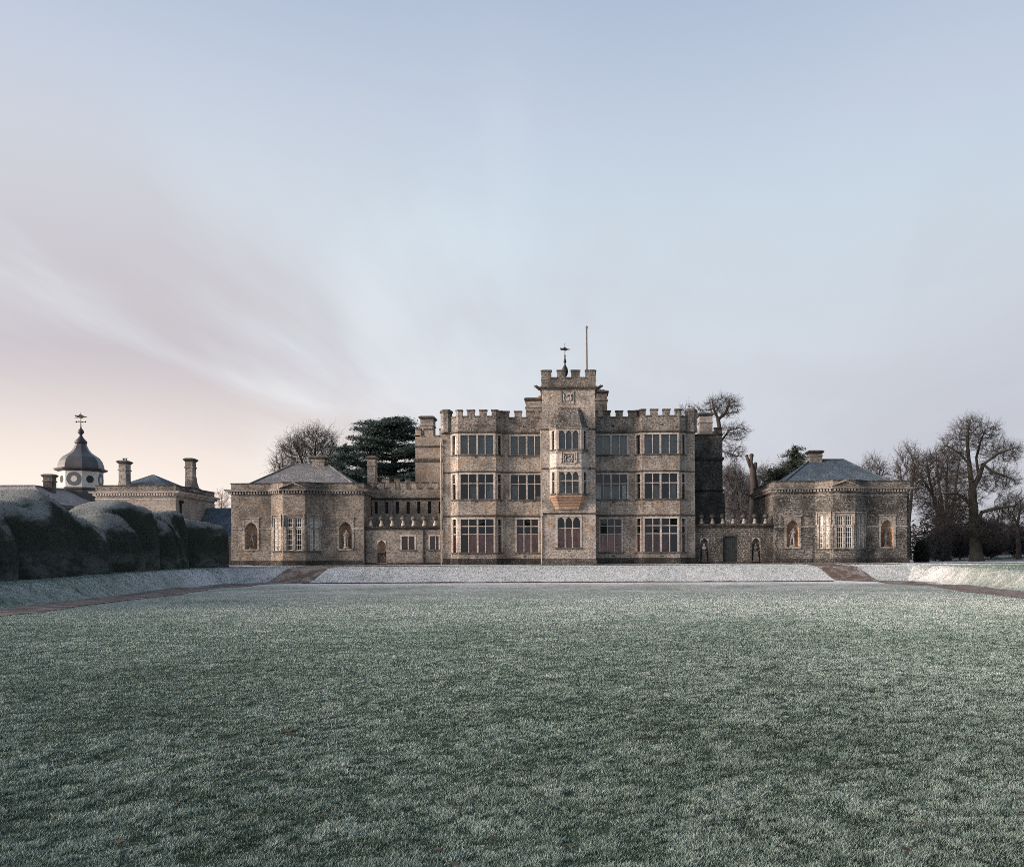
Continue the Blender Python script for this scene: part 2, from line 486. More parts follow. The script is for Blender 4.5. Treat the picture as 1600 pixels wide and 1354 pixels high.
class MB:
    def __init__(s):
        s.v = []
        s.f = []

    def add(s, vs, fs):
        o = len(s.v)
        s.v += [tuple(v) for v in vs]
        s.f += [tuple(i + o for i in f) for f in fs]

    def quad(s, a, b, c, d):
        s.add([a, b, c, d], [(0, 1, 2, 3)])

    def box(s, x0, x1, y0, y1, z0, z1):
        s.hexa([(x0, y0), (x1, y0), (x1, y1), (x0, y1)], z0, z1)

    def hexa(s, poly, z0, z1, top=None):
        n = len(poly)
        tp = top or poly
        s.add([(p[0], p[1], z0) for p in poly] + [(p[0], p[1], z1) for p in tp],
              [tuple(range(n - 1, -1, -1)), tuple(range(n, 2 * n))] + [(i, (i + 1) % n, n + (i + 1) % n, n + i) for i in range(n)])

    def obox(s, F, u0, u1, d0, d1, z0, z1):
        ps = [F.pt(u0, d0, 0), F.pt(u1, d0, 0), F.pt(u1, d1, 0), F.pt(u0, d1, 0)]
        s.hexa([(p[0], p[1]) for p in ps], z0, z1)

    def panel(s, F, z0, z1, openings=(), depth=0.28, u0=0.0, u1=None):
        u1 = F.L if u1 is None else u1
        us = sorted({u0, u1, *[o[0] for o in openings], *[o[1] for o in openings]})
        zs = sorted({z0, z1, *[o[2] for o in openings], *[o[3] for o in openings]})
        for ua, ub in zip(us, us[1:]):
            for za, zb in zip(zs, zs[1:]):
                um, zm = (ua + ub) / 2, (za + zb) / 2
                if any(o[0] < um < o[1] and o[2] < zm < o[3] for o in openings):
                    continue
                s.quad(F.pt(ua, 0, za), F.pt(ub, 0, za), F.pt(ub, 0, zb), F.pt(ua, 0, zb))
        for (a, b_, c_, e) in [o[:4] for o in openings]:
            s.quad(F.pt(a, 0, c_), F.pt(a, depth, c_), F.pt(a, depth, e), F.pt(a, 0, e))
            s.quad(F.pt(b_, depth, c_), F.pt(b_, 0, c_), F.pt(b_, 0, e), F.pt(b_, depth, e))
            s.quad(F.pt(a, 0, c_), F.pt(b_, 0, c_), F.pt(b_, depth, c_), F.pt(a, depth, c_))
            s.quad(F.pt(a, depth, e), F.pt(b_, depth, e), F.pt(b_, 0, e), F.pt(a, 0, e))

    def sweep(s, pts, prof, closed=False):
        n = len(pts)
        nrm = []
        for i in range(n if closed else n - 1):
            a, b_ = pts[i], pts[(i + 1) % n]
            L = math.hypot(b_[0] - a[0], b_[1] - a[1])
            nrm.append(((b_[1] - a[1]) / L, -(b_[0] - a[0]) / L))
        mit = []
        for i in range(n):
            if closed:
                n0, n1_ = nrm[i - 1], nrm[i]
            else:
                n0, n1_ = nrm[max(i - 1, 0)], nrm[min(i, n - 2)]
            k = 1 + n0[0] * n1_[0] + n0[1] * n1_[1]
            mit.append(((n0[0] + n1_[0]) / k, (n0[1] + n1_[1]) / k))
        m_ = len(prof)
        vs = [(pts[i][0] + mit[i][0] * o, pts[i][1] + mit[i][1] * o, z) for i in range(n) for (o, z) in prof]
        fs = []
        for i in range(n if closed else n - 1):
            j = (i + 1) % n
            for k in range(m_):
                k2 = (k + 1) % m_
                fs.append((i * m_ + k, j * m_ + k, j * m_ + k2, i * m_ + k2))
        if not closed:
            fs.append(tuple(range(m_ - 1, -1, -1)))
            fs.append(tuple((n - 1) * m_ + k for k in range(m_)))
        s.add(vs, fs)

    def lathe(s, cx, cy, prof, n=16, rot=0.0, sx=1.0, sy=1.0):
        m_ = len(prof)
        vs = [(cx + sx * r * math.cos(rot + 2 * math.pi * i / n), cy + sy * r * math.sin(rot + 2 * math.pi * i / n), z) for i in range(n) for (r, z) in prof]
        fs = []
        for i in range(n):
            j = (i + 1) % n
            for k in range(m_ - 1):
                fs.append((i * m_ + k, j * m_ + k, j * m_ + k + 1, i * m_ + k + 1))
        fs.append(tuple(i * m_ + m_ - 1 for i in range(n)))
        fs.append(tuple(i * m_ for i in range(n - 1, -1, -1)))
        s.add(vs, fs)

    def tube(s, pts, r, n=8):
        pts = [Vector(p) for p in pts]
        rs = r if isinstance(r, (list, tuple)) else [r] * len(pts)
        vs, fs = [], []
        for i, p in enumerate(pts):
            d = (pts[min(i + 1, len(pts) - 1)] - pts[max(i - 1, 0)]).normalized()
            a = d.orthogonal().normalized()
            b_ = d.cross(a)
            for k in range(n):
                th = 2 * math.pi * k / n
                vs.append(p + (a * math.cos(th) + b_ * math.sin(th)) * rs[i])
        for i in range(len(pts) - 1):
            for k in range(n):
                k2 = (k + 1) % n
                fs.append((i * n + k, i * n + k2, (i + 1) * n + k2, (i + 1) * n + k))
        fs.append(tuple(range(n - 1, -1, -1)))
        fs.append(tuple((len(pts) - 1) * n + k for k in range(n)))
        s.add(vs, fs)

    def ball(s, c, r, n=10, sz=1.0):
        prof = [(max(1e-3, r * math.sin(math.pi * k / n)), c[2] - sz * r * math.cos(math.pi * k / n)) for k in range(n + 1)]
        s.lathe(c[0], c[1], prof, n + 2)

    def spandrel(s, F, u0, u1, zs, zt, d0, d1, pointed=0.0, k=10):
        """fills a rectangular head above an arch that springs at zs and reaches just under zt"""
        um, hw = (u0 + u1) / 2, (u1 - u0) / 2
        H = zt - zs - 0.02
        arc = []
        for i in range(k + 1):
            x = -1 + 2 * i / k
            y = math.sqrt(max(0, 1 - x * x))
            y = y * (1 - pointed) + (1 - abs(x)) ** 0.75 * pointed
            arc.append((um + hw * x, zs + H * y))
        for (ua, za), (ub, zb) in zip(arc, arc[1:]):
            s.quad(F.pt(ua, d0, za), F.pt(ub, d0, zb), F.pt(ub, d0, zt), F.pt(ua, d0, zt))
            s.quad(F.pt(ua, d1, za), F.pt(ub, d1, zb), F.pt(ub, d0, zb), F.pt(ua, d0, za))

    def build(s, name, mat, parent=None, smooth=False, uv=True):
        me = bpy.data.meshes.new(name)
        me.from_pydata(s.v, [], s.f)
        me.materials.append(MAT[mat])
        me.update()
        if uv:
            face_uv(me)
        if smooth:
            me.polygons.foreach_set('use_smooth', [True] * len(me.polygons))
        return link(me, name, parent)


def np_mesh(name, V, Fq, mat, parent=None, smooth=False, attrs=None):
    """V (n,3), Fq (m,k) index array of one polygon size"""
    me = bpy.data.meshes.new(name)
    V = np.ascontiguousarray(V, np.float32)
    Fq = np.ascontiguousarray(Fq, np.int32)
    k = Fq.shape[1]
    me.vertices.add(len(V))
    me.vertices.foreach_set('co', V.ravel())
    me.loops.add(Fq.size)
    me.loops.foreach_set('vertex_index', Fq.ravel())
    me.polygons.add(len(Fq))
    me.polygons.foreach_set('loop_start', np.arange(0, Fq.size, k, dtype=np.int32))
    me.polygons.foreach_set('loop_total', np.full(len(Fq), k, np.int32))
    if smooth:
        me.polygons.foreach_set('use_smooth', np.ones(len(Fq), bool))
    me.update(calc_edges=True)
    for an, av in (attrs or {}).items():
        a = me.attributes.new(an, 'FLOAT', 'POINT')
        a.data.foreach_set('value', np.ascontiguousarray(av, np.float32))
    me.materials.append(MAT[mat])
    return link(me, name, parent)


def vnoise(x, y, seed=0):
    """smooth 2-D value noise in 0..1"""
    xi, yi = np.floor(x).astype(np.int64), np.floor(y).astype(np.int64)
    xf, yf = x - xi, y - yi
    xf, yf = xf * xf * (3 - 2 * xf), yf * yf * (3 - 2 * yf)

    def hsh(a, b_):
        h = (a * 374761393 + b_ * 668265263 + seed * 974634777) & 0xFFFFFFFF
        h = ((h ^ (h >> 13)) * 1274126177) & 0xFFFFFFFF
        return ((h ^ (h >> 16)) & 0xFFFF) / 65535.0
    return (hsh(xi, yi) * (1 - xf) + hsh(xi + 1, yi) * xf) * (1 - yf) + (hsh(xi, yi + 1) * (1 - xf) + hsh(xi + 1, yi + 1) * xf) * yf


def PX(px, py, Y):
    """a photograph point at depth Y -> place in the park"""
    return ((px - CX) * Y / FPX, Y, EYE + (CY - (py + (px - CX) * ROLL)) * Y / FPX)


# ================================================================ the ground
def sstep(a, b_, x):
    q = np.clip((x - a) / (b_ - a), 0, 1)
    return q * q * (3 - 2 * q)


def path_inner(y):
    return 19.4 + 0.14 * (np.minimum(y, 60) - 31)


RAMP = [(25.0, 61.0), (24.6, 65.0), (23.5, 68.5), (22.0, 71.5), (21.0, 74.0), (20.7, 77.0)]


def ramp_x(y):
    ys = [p[1] for p in RAMP]
    xs = [p[0] for p in RAMP]
    return np.interp(y, ys, xs)


def height(x, y):
    x, y = np.asarray(x, float), np.asarray(y, float)
    ax = np.abs(x)
    outer = path_inner(y) + 2.75
    wob = 0.25 * (vnoise(x * 0.3, y * 0.3, 3) - 0.5)
    front = sstep(70.4, 74.0, y + wob)
    side = sstep(0.0, 1.8, ax - outer + wob) * (0.62 + 0.40 * sstep(34, 74, y))
    H = np.maximum(front, side) * 1.33
    lawn_rise = 0.13 * sstep(46, 70, y)
    H = np.maximum(np.maximum(H, 0), lawn_rise) + 0.17 * sstep(74.5, 79.0, y)
    rp = 1.47 * sstep(64, 76.5, y)
    wr = sstep(2.5, 1.4, np.abs(ax - ramp_x(y))) * sstep(60, 64, y) * sstep(79, 76, y)
    H = H * (1 - wr) + np.minimum(rp, H + 0.05) * wr
    # gentle rise into the park on the right, far beyond the pavilion
    H = H + 0.9 * sstep(34, 60, x) * sstep(82, 120, y)
    return H + 0.02 * (vnoise(x * 0.15, y * 0.15, 5) - 0.5)


def ground():
    ys = np.concatenate([np.array([-400, -150, -60, -25, -10]), np.arange(-4, 58, 0.5), np.arange(58, 81, 0.16), np.arange(81, 125, 1.2),
                         np.array([130, 140, 160, 190, 240, 320, 450, 700, 1200, 2500, 3800])])
    xs = np.concatenate([-np.array([3800, 2500, 1200, 600, 300, 200, 140, 110, 90, 75, 62, 54]), np.arange(-48, -19, 0.25), np.arange(-19, 19, 0.5),
                         np.arange(19, 48.1, 0.25), np.array([50, 54, 62, 75, 90, 110, 140, 200, 300, 600, 1200, 2500, 3800])])
    X, Y = np.meshgrid(xs, ys)
    Z = height(X, Y)
    V = np.stack([X.ravel(), Y.ravel(), Z.ravel()], 1)
    nx, ny = len(xs), len(ys)
    i = np.arange(ny - 1)[:, None] * nx + np.arange(nx - 1)[None, :]
    Fq = np.stack([i, i + 1, i + nx + 1, i + nx], -1).reshape(-1, 4)
    ax = np.abs(X)
    frost_sheen = 0.10 + 0.50 * sstep(6, 56, Y) + 0.30 * sstep(60, 69, Y)  # lawn turns paler with distance: the grazing view put into the colour
    frost_sheen = np.maximum(frost_sheen, 1.04 * sstep(69.0, 70.5, Y) - 0.14 * sstep(70.8, 72, Y) + 0.26 * sstep(73.0, 74.0, Y))
    frost_sheen += 0.08 * sstep(0.0, 2.5, ax - path_inner(Y) - 2.6) * sstep(67, 60, Y)
    frost_sheen -= 0.26 * sstep(25, 34, X) * sstep(40, 50, Y) * sstep(75, 72, Y)
    frost_sheen -= 0.30 * sstep(38, 48, X) * sstep(60, 76, Y)
    frost_sheen -= 0.35 * sstep(82, 90, Y)
    np_mesh('ground', V, Fq, 'turf', smooth=True, attrs={'frost_sheen': frost_sheen.ravel()})['kind'] = 'structure'


ground()


def strip(name, pts, width, mat, lift=0.02, k=7, edge=0.12):
    """a path draped over the ground, with slightly wandering edges"""
    P = [Vector((p[0], p[1], 0)) for p in pts]
    line = []
    for a, b_ in zip(P, P[1:]):
        n = max(1, int((b_ - a).length / 0.3))
        line += [a.lerp(b_, i / n) for i in range(n)]
    line.append(P[-1])
    for _ in range(30 if len(pts) > 2 else 0):
        line = [line[0]] + [(line[i - 1] + line[i] * 2 + line[i + 1]) / 4 for i in range(1, len(line) - 1)] + [line[-1]]
    V = []
    for i, p in enumerate(line):
        d = (line[min(i + 1, len(line) - 1)] - line[max(i - 1, 0)]).normalized()
        nrm = Vector((d.y, -d.x, 0))
        wl = width[0] if isinstance(width, tuple) else width
        if isinstance(width, tuple):
            wl = width[0] + (width[1] - width[0]) * i / len(line)
        e1 = edge * (float(vnoise(np.array(i * 0.075), np.array(1.5), 8)) - 0.5) * 2
        e2 = edge * (float(vnoise(np.array(i * 0.075), np.array(7.5), 9)) - 0.5) * 2
        for j in range(k):
            q = -wl / 2 - e1 + (wl + e1 + e2) * j / (k - 1)
            r_ = p + nrm * q
            V.append((r_.x, r_.y, 0))
    V = np.array(V)
    V[:, 2] = height(V[:, 0], V[:, 1]) + lift
    n = len(line)
    i = np.arange(n - 1)[:, None] * k + np.arange(k - 1)[None, :]
    Fq = np.stack([i, i + 1, i + k + 1, i + k], -1).reshape(-1, 4)
    o = np_mesh(name, V, Fq, mat, smooth=True)
    o['kind'] = 'structure'
    return o


for sgn in (-1, 1):
    pl = [(sgn * (float(path_inner(y)) + 1.2), y) for y in (2, 15, 30, 45, 58)] + [(sgn * a, b_) for a, b_ in RAMP]
    strip('gravel_path', pl, (2.4, 3.1), 'gravel', 0.022, edge=0.28)
strip('terrace_path', [(-33, 76.9), (0, 76.9), (40, 76.9)], 0.7, 'gravel', 0.03)
xe = np.arange(-20.6, 20.4, 0.35)
ye = 70.15 + 0.10 * (vnoise(xe * 0.7, xe * 0 + 2, 12) - 0.5)
he = 0.075 + 0.05 * (vnoise(xe * 1.3, xe * 0 + 5, 13) - 0.4)
ze = height(xe, ye)
prof_ = [(-0.06, -0.03), (-0.03, 1.0), (0.30, 1.0), (0.34, -0.03)]
V = np.stack([np.stack([xe, ye + a_, ze + np.where(b_ > 0, he, -0.03)], 1) for a_, b_ in prof_], 1).reshape(-1, 3)
i = np.arange(len(xe) - 1)[:, None] * 4 + np.arange(3)[None, :]
np_mesh('lawn_edge', V, np.stack([i, i + 4, i + 5, i + 1], -1).reshape(-1, 4), 'soil')['kind'] = 'structure'


# ---- blades of grass over the near lawn
def grass():
    N = 2300000
    y = 4.0 * (60 / 4.0) ** RNG.random(N)
    x = (RNG.random(N) - 0.53) * 2 * (0.60 * y + 0.5)
    ok = (np.abs(x) < path_inner(y) - 0.1)
    x, y = x[ok], y[ok]
    n = len(x)
    cl = 0.16 * vnoise(x * 3.4, y * 3.4, 1) + 0.48 * vnoise(x * 8.5, y * 8.5, 2) + 0.36 * vnoise(x * 18, y * 18, 4)
    cl = np.clip((cl - 0.5) * 1.7 + 0.5, 0, 1)
    keep = RNG.random(n) < 0.40 + 0.9 * cl
    keep &= RNG.random(n) < 1.05 - sstep(28, 54, y)
    x, y, cl = x[keep], y[keep], cl[keep]
    n = len(x)
    z = height(x, y) - 0.004
    hgt = (0.011 + 0.022 * cl) * (0.6 + 0.8 * RNG.random(n))
    wd = (0.0018 + 0.00045 * y) * (0.7 + 0.6 * RNG.random(n))
    a = RNG.random(n) * 2 * np.pi
    lean = (0.4 + 0.7 * RNG.random(n)) * hgt
    la = RNG.random(n) * 2 * np.pi
    dx, dy = np.cos(a) * wd, np.sin(a) * wd
    V = np.empty((n, 3, 3), np.float32)
    V[:, 0] = np.stack([x - dx, y - dy, z], 1)
    V[:, 1] = np.stack([x + dx, y + dy, z], 1)
    V[:, 2] = np.stack([x + np.cos(la) * lean, y + np.sin(la) * lean, z + hgt], 1)
    fr = 0.50 + 0.12 * (vnoise(x * 0.35, y * 0.35, 6) - 0.5) + 0.14 * (vnoise(x * 1.4, y * 1.4, 9) - 0.5) + 0.17 * (cl - 0.45) + (0.36 - 0.26 * sstep(8, 30, y)) * (RNG.random(n) - 0.5) + 0.33 * sstep(6, 45, y)  # last term pales the far blades, the low viewing angle painted in
    at = np.stack([fr - 0.26, fr - 0.26, fr + 0.26], 1)
    # rougher grass on the bank, the terrace lip and the side banks
    bx_, by_ = [], []
    for (m_, x0, x1, y0, y1) in ((170000, -42, 42, 69.5, 76.2), (60000, -31, -22, 30, 72), (60000, 22, 40, 34, 72)):
        xx, yy = x0 + (x1 - x0) * RNG.random(m_), y0 + (y1 - y0) * RNG.random(m_)
        off = np.abs(np.abs(xx) - np.where(yy > 61, ramp_x(yy), path_inner(yy) + 1.2)) > 1.35
        off &= np.abs(yy - 76.9) > 0.4
        off &= (np.abs(xx) > path_inner(yy) + 1.5) | (yy > 70.6)
        bx_.append(xx[off])
        by_.append(yy[off])
    x, y = np.concatenate(bx_), np.concatenate(by_)
    n = len(x)
    z = height(x, y) - 0.005
    cl = vnoise(x * 2.2, y * 2.2, 31) * 0.6 + 0.4 * vnoise(x * 6, y * 6, 32)
    hgt = (0.02 + 0.06 * cl ** 1.5) * (0.6 + 0.8 * RNG.random(n))
    a, la = RNG.random(n) * 2 * np.pi, RNG.random(n) * 2 * np.pi
    wd = 0.025 * (0.6 + 0.8 * RNG.random(n))
    dx, dy, lean = np.cos(a) * wd, np.sin(a) * wd, hgt * 0.8
    V2 = np.empty((n, 3, 3), np.float32)
    V2[:, 0] = np.stack([x - dx, y - dy, z], 1)
    V2[:, 1] = np.stack([x + dx, y + dy, z], 1)
    V2[:, 2] = np.stack([x + np.cos(la) * lean, y + np.sin(la) * lean, z + hgt], 1)
    fr = 0.90 + 0.22 * (RNG.random(n) - 0.5) + 0.45 * (cl - 0.5) - 0.30 * sstep(30, 38, x) - 0.24 * sstep(-22.5, -25, x) * sstep(73, 69, y) - 0.30 * sstep(23, 26, x) * sstep(73, 69, y)
    V = np.concatenate([V, V2])
    at = np.concatenate([at, np.stack([fr - 0.30, fr - 0.30, fr + 0.18], 1)])
    o = np_mesh('grass', V.reshape(-1, 3), np.arange(len(V) * 3).reshape(-1, 3), 'blade', attrs={'frost_sheen': at.ravel()})
    tag(o, 'short frosted grass blades of the front lawn', 'grass', kind='stuff')


grass()


# ================================================================ building kit
def window(par, F, u0, u1, z0, z1, mull=(), trans=(), king=(), arched=False, curtain=None, sill=True, surround=0.14, bar=0.075, stone_m='ashlar',
           leads=None, label=None, hood=False):
    s = MB()
    e = 0.012
    if surround:
        s.obox(F, u0 - surround, u0 + e, -0.02, 0.12, z0 - 0.02, z1 + surround)
        s.obox(F, u1 - e, u1 + surround, -0.02, 0.12, z0 - 0.02, z1 + surround)
        s.obox(F, u0 + e, u1 - e, -0.018, 0.122, z1 - e, z1 + surround - 0.002)
    ends = sorted([(u, bar) for u in mull] + [(u, bar * 2.0) for u in king])
    for u, wd in ends:
        s.obox(F, u - wd / 2, u + wd / 2, 0.025 if wd > bar else 0.045, 0.17, z0, z1 - 0.003)
    lights = []
    last = u0
    for u, wd in ends:
        lights.append((last, u - wd / 2))
        last = u + wd / 2
    lights.append((last, u1))
    for zt in trans:
        for (a, b_) in lights:
            s.obox(F, a, b_, 0.05, 0.165, zt - bar / 2, zt + bar / 2)
    if arched:
        for (a, b_) in lights:
            s.spandrel(F, a, b_, z1 - (b_ - a) * 0.72, z1, 0.055, 0.16, 0.35)
    if hood:
        s.obox(F, u0 - 0.25, u1 + 0.25, -0.10, 0.0, z1 + surround + 0.06, z1 + surround + 0.17)
        s.obox(F, u0 - 0.25, u0 - 0.15, -0.09, 0.0, z1 - 0.75, z1 + surround + 0.06)
        s.obox(F, u1 + 0.15, u1 + 0.25, -0.09, 0.0, z1 - 0.75, z1 + surround + 0.06)
    wo_ = s.build('window', stone_m, par)
    if label:
        wo_['label'] = label
    p = MB()
    zr = [z0] + sorted(trans) + [z1]
    for (a, b_) in lights:                                # old panes, none quite in plane with the next
        for za, zb in zip(zr, zr[1:]):
            j = [0.122 + random.uniform(-1, 1) * 0.016 for _ in range(3)]
            p.quad(F.pt(a, j[0], za), F.pt(b_, j[1], za), F.pt(b_, j[2] + j[1] - j[0], zb), F.pt(a, j[2], zb))
    p.build('pane', 'glass', wo_)
    if leads:
        cols, rows_lo, rows_hi, zt = leads
        q = MB()
        for (a, b_) in lights:
            a2, b2 = a + 0.02, b_ - 0.02
            for (za, zb, rows) in ((z0 + 0.02, zt - bar / 2 - 0.02, rows_lo), (zt + bar / 2 + 0.02, z1 - 0.02, rows_hi)):
                q.obox(F, a2, a2 + 0.05, 0.085, 0.12, za, zb)
                q.obox(F, b2 - 0.05, b2, 0.085, 0.12, za, zb)
                q.obox(F, a2 + 0.05, b2 - 0.05, 0.086, 0.119, za, za + 0.05)
                q.obox(F, a2 + 0.05, b2 - 0.05, 0.086, 0.119, zb - 0.05, zb)
                for k in range(1, cols):
                    uu = a2 + (b2 - a2) * k / cols
                    q.obox(F, uu - 0.016, uu + 0.016, 0.09, 0.115, za + 0.05, zb - 0.05)
                for r_ in range(1, rows):
                    zz_ = za + (zb - za) * r_ / rows
                    q.obox(F, a2 + 0.05, b2 - 0.05, 0.092, 0.113, zz_ - 0.018, zz_ + 0.018)
                    for k in range(1, cols):           # the lozenge where bars cross
                        uu = a2 + (b2 - a2) * k / cols
                        s4 = [F.pt(uu - 0.06, 0.084, zz_), F.pt(uu, 0.084, zz_ - 0.075), F.pt(uu + 0.06, 0.084, zz_), F.pt(uu, 0.084, zz_ + 0.075)]
                        q.quad(*s4)
        q.build('casement', 'white_paint', wo_)
    if sill:
        q = MB()
        q.obox(F, u0 - surround - 0.06, u1 + surround + 0.06, -0.09, 0.11, z0 - 0.13, z0 - 0.022)
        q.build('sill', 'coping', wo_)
    for cu_ in (curtain or ()):
        nm, mt, a, b_, za, zb, dd = cu_
        q = MB()
        k = max(4, int((b_ - a) / 0.05))
        for i in range(k):
            ua, ub = a + (b_ - a) * i / k, a + (b_ - a) * (i + 1) / k
            wa = 0.045 * math.sin(i * 1.25) + 0.03 * math.sin(i * 0.43 + a)
            wb = 0.045 * math.sin((i + 1) * 1.25) + 0.03 * math.sin((i + 1) * 0.43 + a)
            if nm != 'curtain':
                wa = wb = 0
            q.quad(F.pt(ua, dd + wa, za), F.pt(ub, dd + wb, za), F.pt(ub, dd + wb, zb), F.pt(ua, dd + wa, zb))
        q.build(nm, mt, wo_)
    return wo_


def battlement(mw, mc, F, ivs, zc, zt, th=0.42, u0=0.0, u1=None):
    """merlons with moulded copings, and coping along the crenels between them"""
    u1 = F.L if u1 is None else u1
    cut = 0.0
    for (a, b_) in ivs:
        mw.obox(F, a, b_, 0.0, th, zc, zt - 0.12)
        e0 = 0.0 if a <= 0.001 else 0.05
        e1 = 0.0 if b_ >= F.L - 0.001 else 0.05
        mc.obox(F, a - e0, b_ + e1, -0.06, th + 0.05, zt - 0.12, zt)
    edges = [u0] + [q for iv in ivs for q in iv] + [u1]
    for a, b_ in zip(edges[0::2], edges[1::2]):
        if b_ - a > 0.02:
            mc.obox(F, a, b_, -0.055, th + 0.045, zc - 0.02, zc + 0.10)


STRING = lambda z, h=0.12, o=0.11: [(-0.05, z - h), (o * 0.35, z - h), (o, z - h * 0.35), (o, z), (-0.05, z + 0.06)]

# ================================================================ the manor house
BASE = 1.45
house = empty('manor_house', 'large three-storey limestone manor house with battlements and central tower', 'manor house', loc=(0, 85, BASE))
HM = Matrix.Translation((0, -85, -BASE))


def HP(o):
    """keep children modelled in park coordinates under an Empty that stands at the base"""
    o.matrix_parent_inverse = o.parent.matrix_world.inverted() if o.parent.matrix_world != Matrix.Identity(4) else Matrix.Translation(-o.parent.location)
    return o


def P_build(mb, name, mat, par, **k):
    o = mb.build(name, mat, par, **k)
    o.matrix_parent_inverse = Matrix.Translation(-par.location)
    return o


def P_window(par, *a, **k):
    o = window(par, *a, **k)
    o.matrix_parent_inverse = Matrix.Translation(-par.location)
    return o


YW, YB, YT = 80.0, 79.25, 78.0
pts_l = [(-11.08, YW), (-10.41, YW), (-9.64, YB), (-6.35, YB), (-5.79, YW), (-2.276, YW)]
ZC, ZM, Z3 = 14.35, 15.0, 13.07
GF, FF, SF = (2.57, 5.48), (7.21, 9.39), (11.12, 12.80)


def pink(a, b_, z0, z1, mt='curtain_pink'):
    return ('curtain', mt, a, b_, z0, z1, 0.21)


wall = MB()
for sx in (-1, 1):
    para, capm, plin = MB(), MB(), MB()
    P = pts_l if sx < 0 else [(-x, y) for x, y in reversed(pts_l)]
    order = ['pier', 'outer', 'front', 'inner', 'recess']
    if sx > 0:
        order.reverse()
    for nm, a, b_ in zip(order, P, P[1:]):
        F = Face(a, b_)
        fl = (lambda iv: iv) if sx < 0 else (lambda iv, L=F.L: sorted((L - q for q in iv)))
        ops = []
        wins = []
        if nm == 'front':
            o0, o1 = 0.19, 3.07
            k1 = 1.66
            for lv, (z0, z1) in enumerate((GF, FF, SF)):
                a0, a1 = fl((o0, o1))
                ops.append((a0, a1, z0, z1))
                mu = fl((0.88, 2.35))
                kg = fl((k1,))
                tr = {0: (4.16, 4.85), 1: (8.58,), 2: ()}[lv]
                q = (a1 - a0) / 4
                if lv == 0:
                    cu = [pink(a0 + (q if sx < 0 else 0), a1 - (0 if sx < 0 else q * 0.95), z0, 4.2, 'curtain_pink' if sx < 0 else 'curtain_red')]
                    if sx > 0:
                        cu.append(('shutter', 'curtain_pink', a0 + 0.1, a0 + 2 * q + 0.3, z0, 4.1, 0.27))
                elif lv == 1:
                    cu = [('blind', 'blind_grey', a0 + q * 1.1, a0 + q * 1.95, z0, z0 + 1.2, 0.5), ('blind', 'blind_grey', a0 + q * 3.1, a1 - 0.05, z0, z0 + 1.3, 0.6)]
                    if sx < 0:
                        cu.append(('shutter', 'shutter_white', a0 + q * 2.82, a0 + q * 2.95, z0 + 0.05, z0 + 0.5, 0.35))
                else:
                    cu = [('blind', 'blind_grey', a0, a1, z0, z1, 0.34)]
                wins.append((a0, a1, z0, z1, mu, tr, kg, cu))
        elif nm == 'recess':
            for lv, (z0, z1) in enumerate((GF, FF, SF)):
                if lv == 0:
                    a0, a1 = fl((1.18, 3.06))
                    mu, kg, tr = fl((1.18 + 0.63, 1.18 + 1.25)), (), (4.16, 4.85)
                    cu = [pink(a0, a1, z0, 4.2)]
                else:
                    a0, a1 = fl((0.68, 3.44))
                    mu, kg = fl((1.34, 2.78)), fl((2.08,))
                    tr = (8.58,) if lv == 1 else ()
                    if lv == 1:
                        q = (a1 - a0) / 4
                        if sx < 0:
                            cu = [('blind', 'blind_grey', a0 + 0.05, a0 + q * 0.9, z0, z0 + 1.3, 0.45), ('shutter', 'shutter_white', a1 - q * 0.75, a1 - 0.06, z0, z0 + 0.30, 0.4)]
                        else:
                            cu = [('shutter', 'shutter_white', a0 + 0.04, a0 + q * 0.72, z0, z0 + 1.25, 0.32), ('shutter', 'shutter_white', a1 - q * 0.6, a1 - 0.05, z0, z0 + 1.25, 0.32),
                                  ('blind', 'blind_grey', a0 + q, a1 - q, z0, z0 + 1.2, 0.7)]
                    else:
                        cu = [('blind', 'blind_grey', a0, a1, z0, z1, 0.34)]
                ops.append((a0, a1, z0, z1))
                wins.append((a0, a1, z0, z1, mu, tr, kg, cu))
        elif nm in ('outer', 'inner'):
            a0, a1 = (0.28, 0.80) if nm == 'outer' else (0.22, 0.72)
            for lv, (z0, z1) in enumerate((GF, FF, SF)):
                b0, b1 = fl((a0, a1))
                tr = {0: (4.16, 4.85), 1: (8.58,), 2: ()}[lv]
                cu = [pink(b0, b1, z0, 4.2, 'curtain_red')] if lv == 0 else ([('blind', 'blind_grey', b0, b1, z0, z1, 0.34)] if lv == 2 and nm == 'outer' else [])
                if sx < 0 and nm == 'outer':
                    cu = cu + [('shutter', 'shutter_white', b0 + 0.24, b1, 4.25 if lv == 0 else z0, z1, 0.155)]
                if sx > 0 and lv == 1 and nm == 'inner':
                    cu = [('shutter', 'shutter_white', b0 + 0.15, b1 - 0.05, z0, z0 + 1.2, 0.3)]
                ops.append((b0, b1, z0, z1))
                wins.append((b0, b1, z0, z1, (), tr, (), cu))
        wall.panel(F, BASE, Z3, ops)
        para.panel(F, Z3, ZC)
        for wv_ in wins:
            a0, a1, z0, z1, mu, tr, kg, cu = wv_
            P_window(house, F, a0, a1, z0, z1, mu, tr, kg, curtain=cu, surround=0.13 if nm in ('front', 'recess') else 0.10)
        # merlons
        mer = {'front': [(0, .37), (.80, 1.43), (1.87, 2.50), (2.93, 3.29)], 'recess': [(0, .55), (1.03, 1.65), (2.12, 2.73), (3.24, F.L)],
               'outer': [(F.L - .28, F.L)], 'inner': [(0, .28), (F.L - .26, F.L)], 'pier': []}[nm]
        mer = [(max(0, x0), min(F.L, x1)) for x0, x1 in mer]
        if sx > 0:
            mer = sorted((F.L - x1, F.L - x0) for x0, x1 in mer)
        if nm != 'pier':
            battlement(para, capm, F, mer, ZC, ZM)
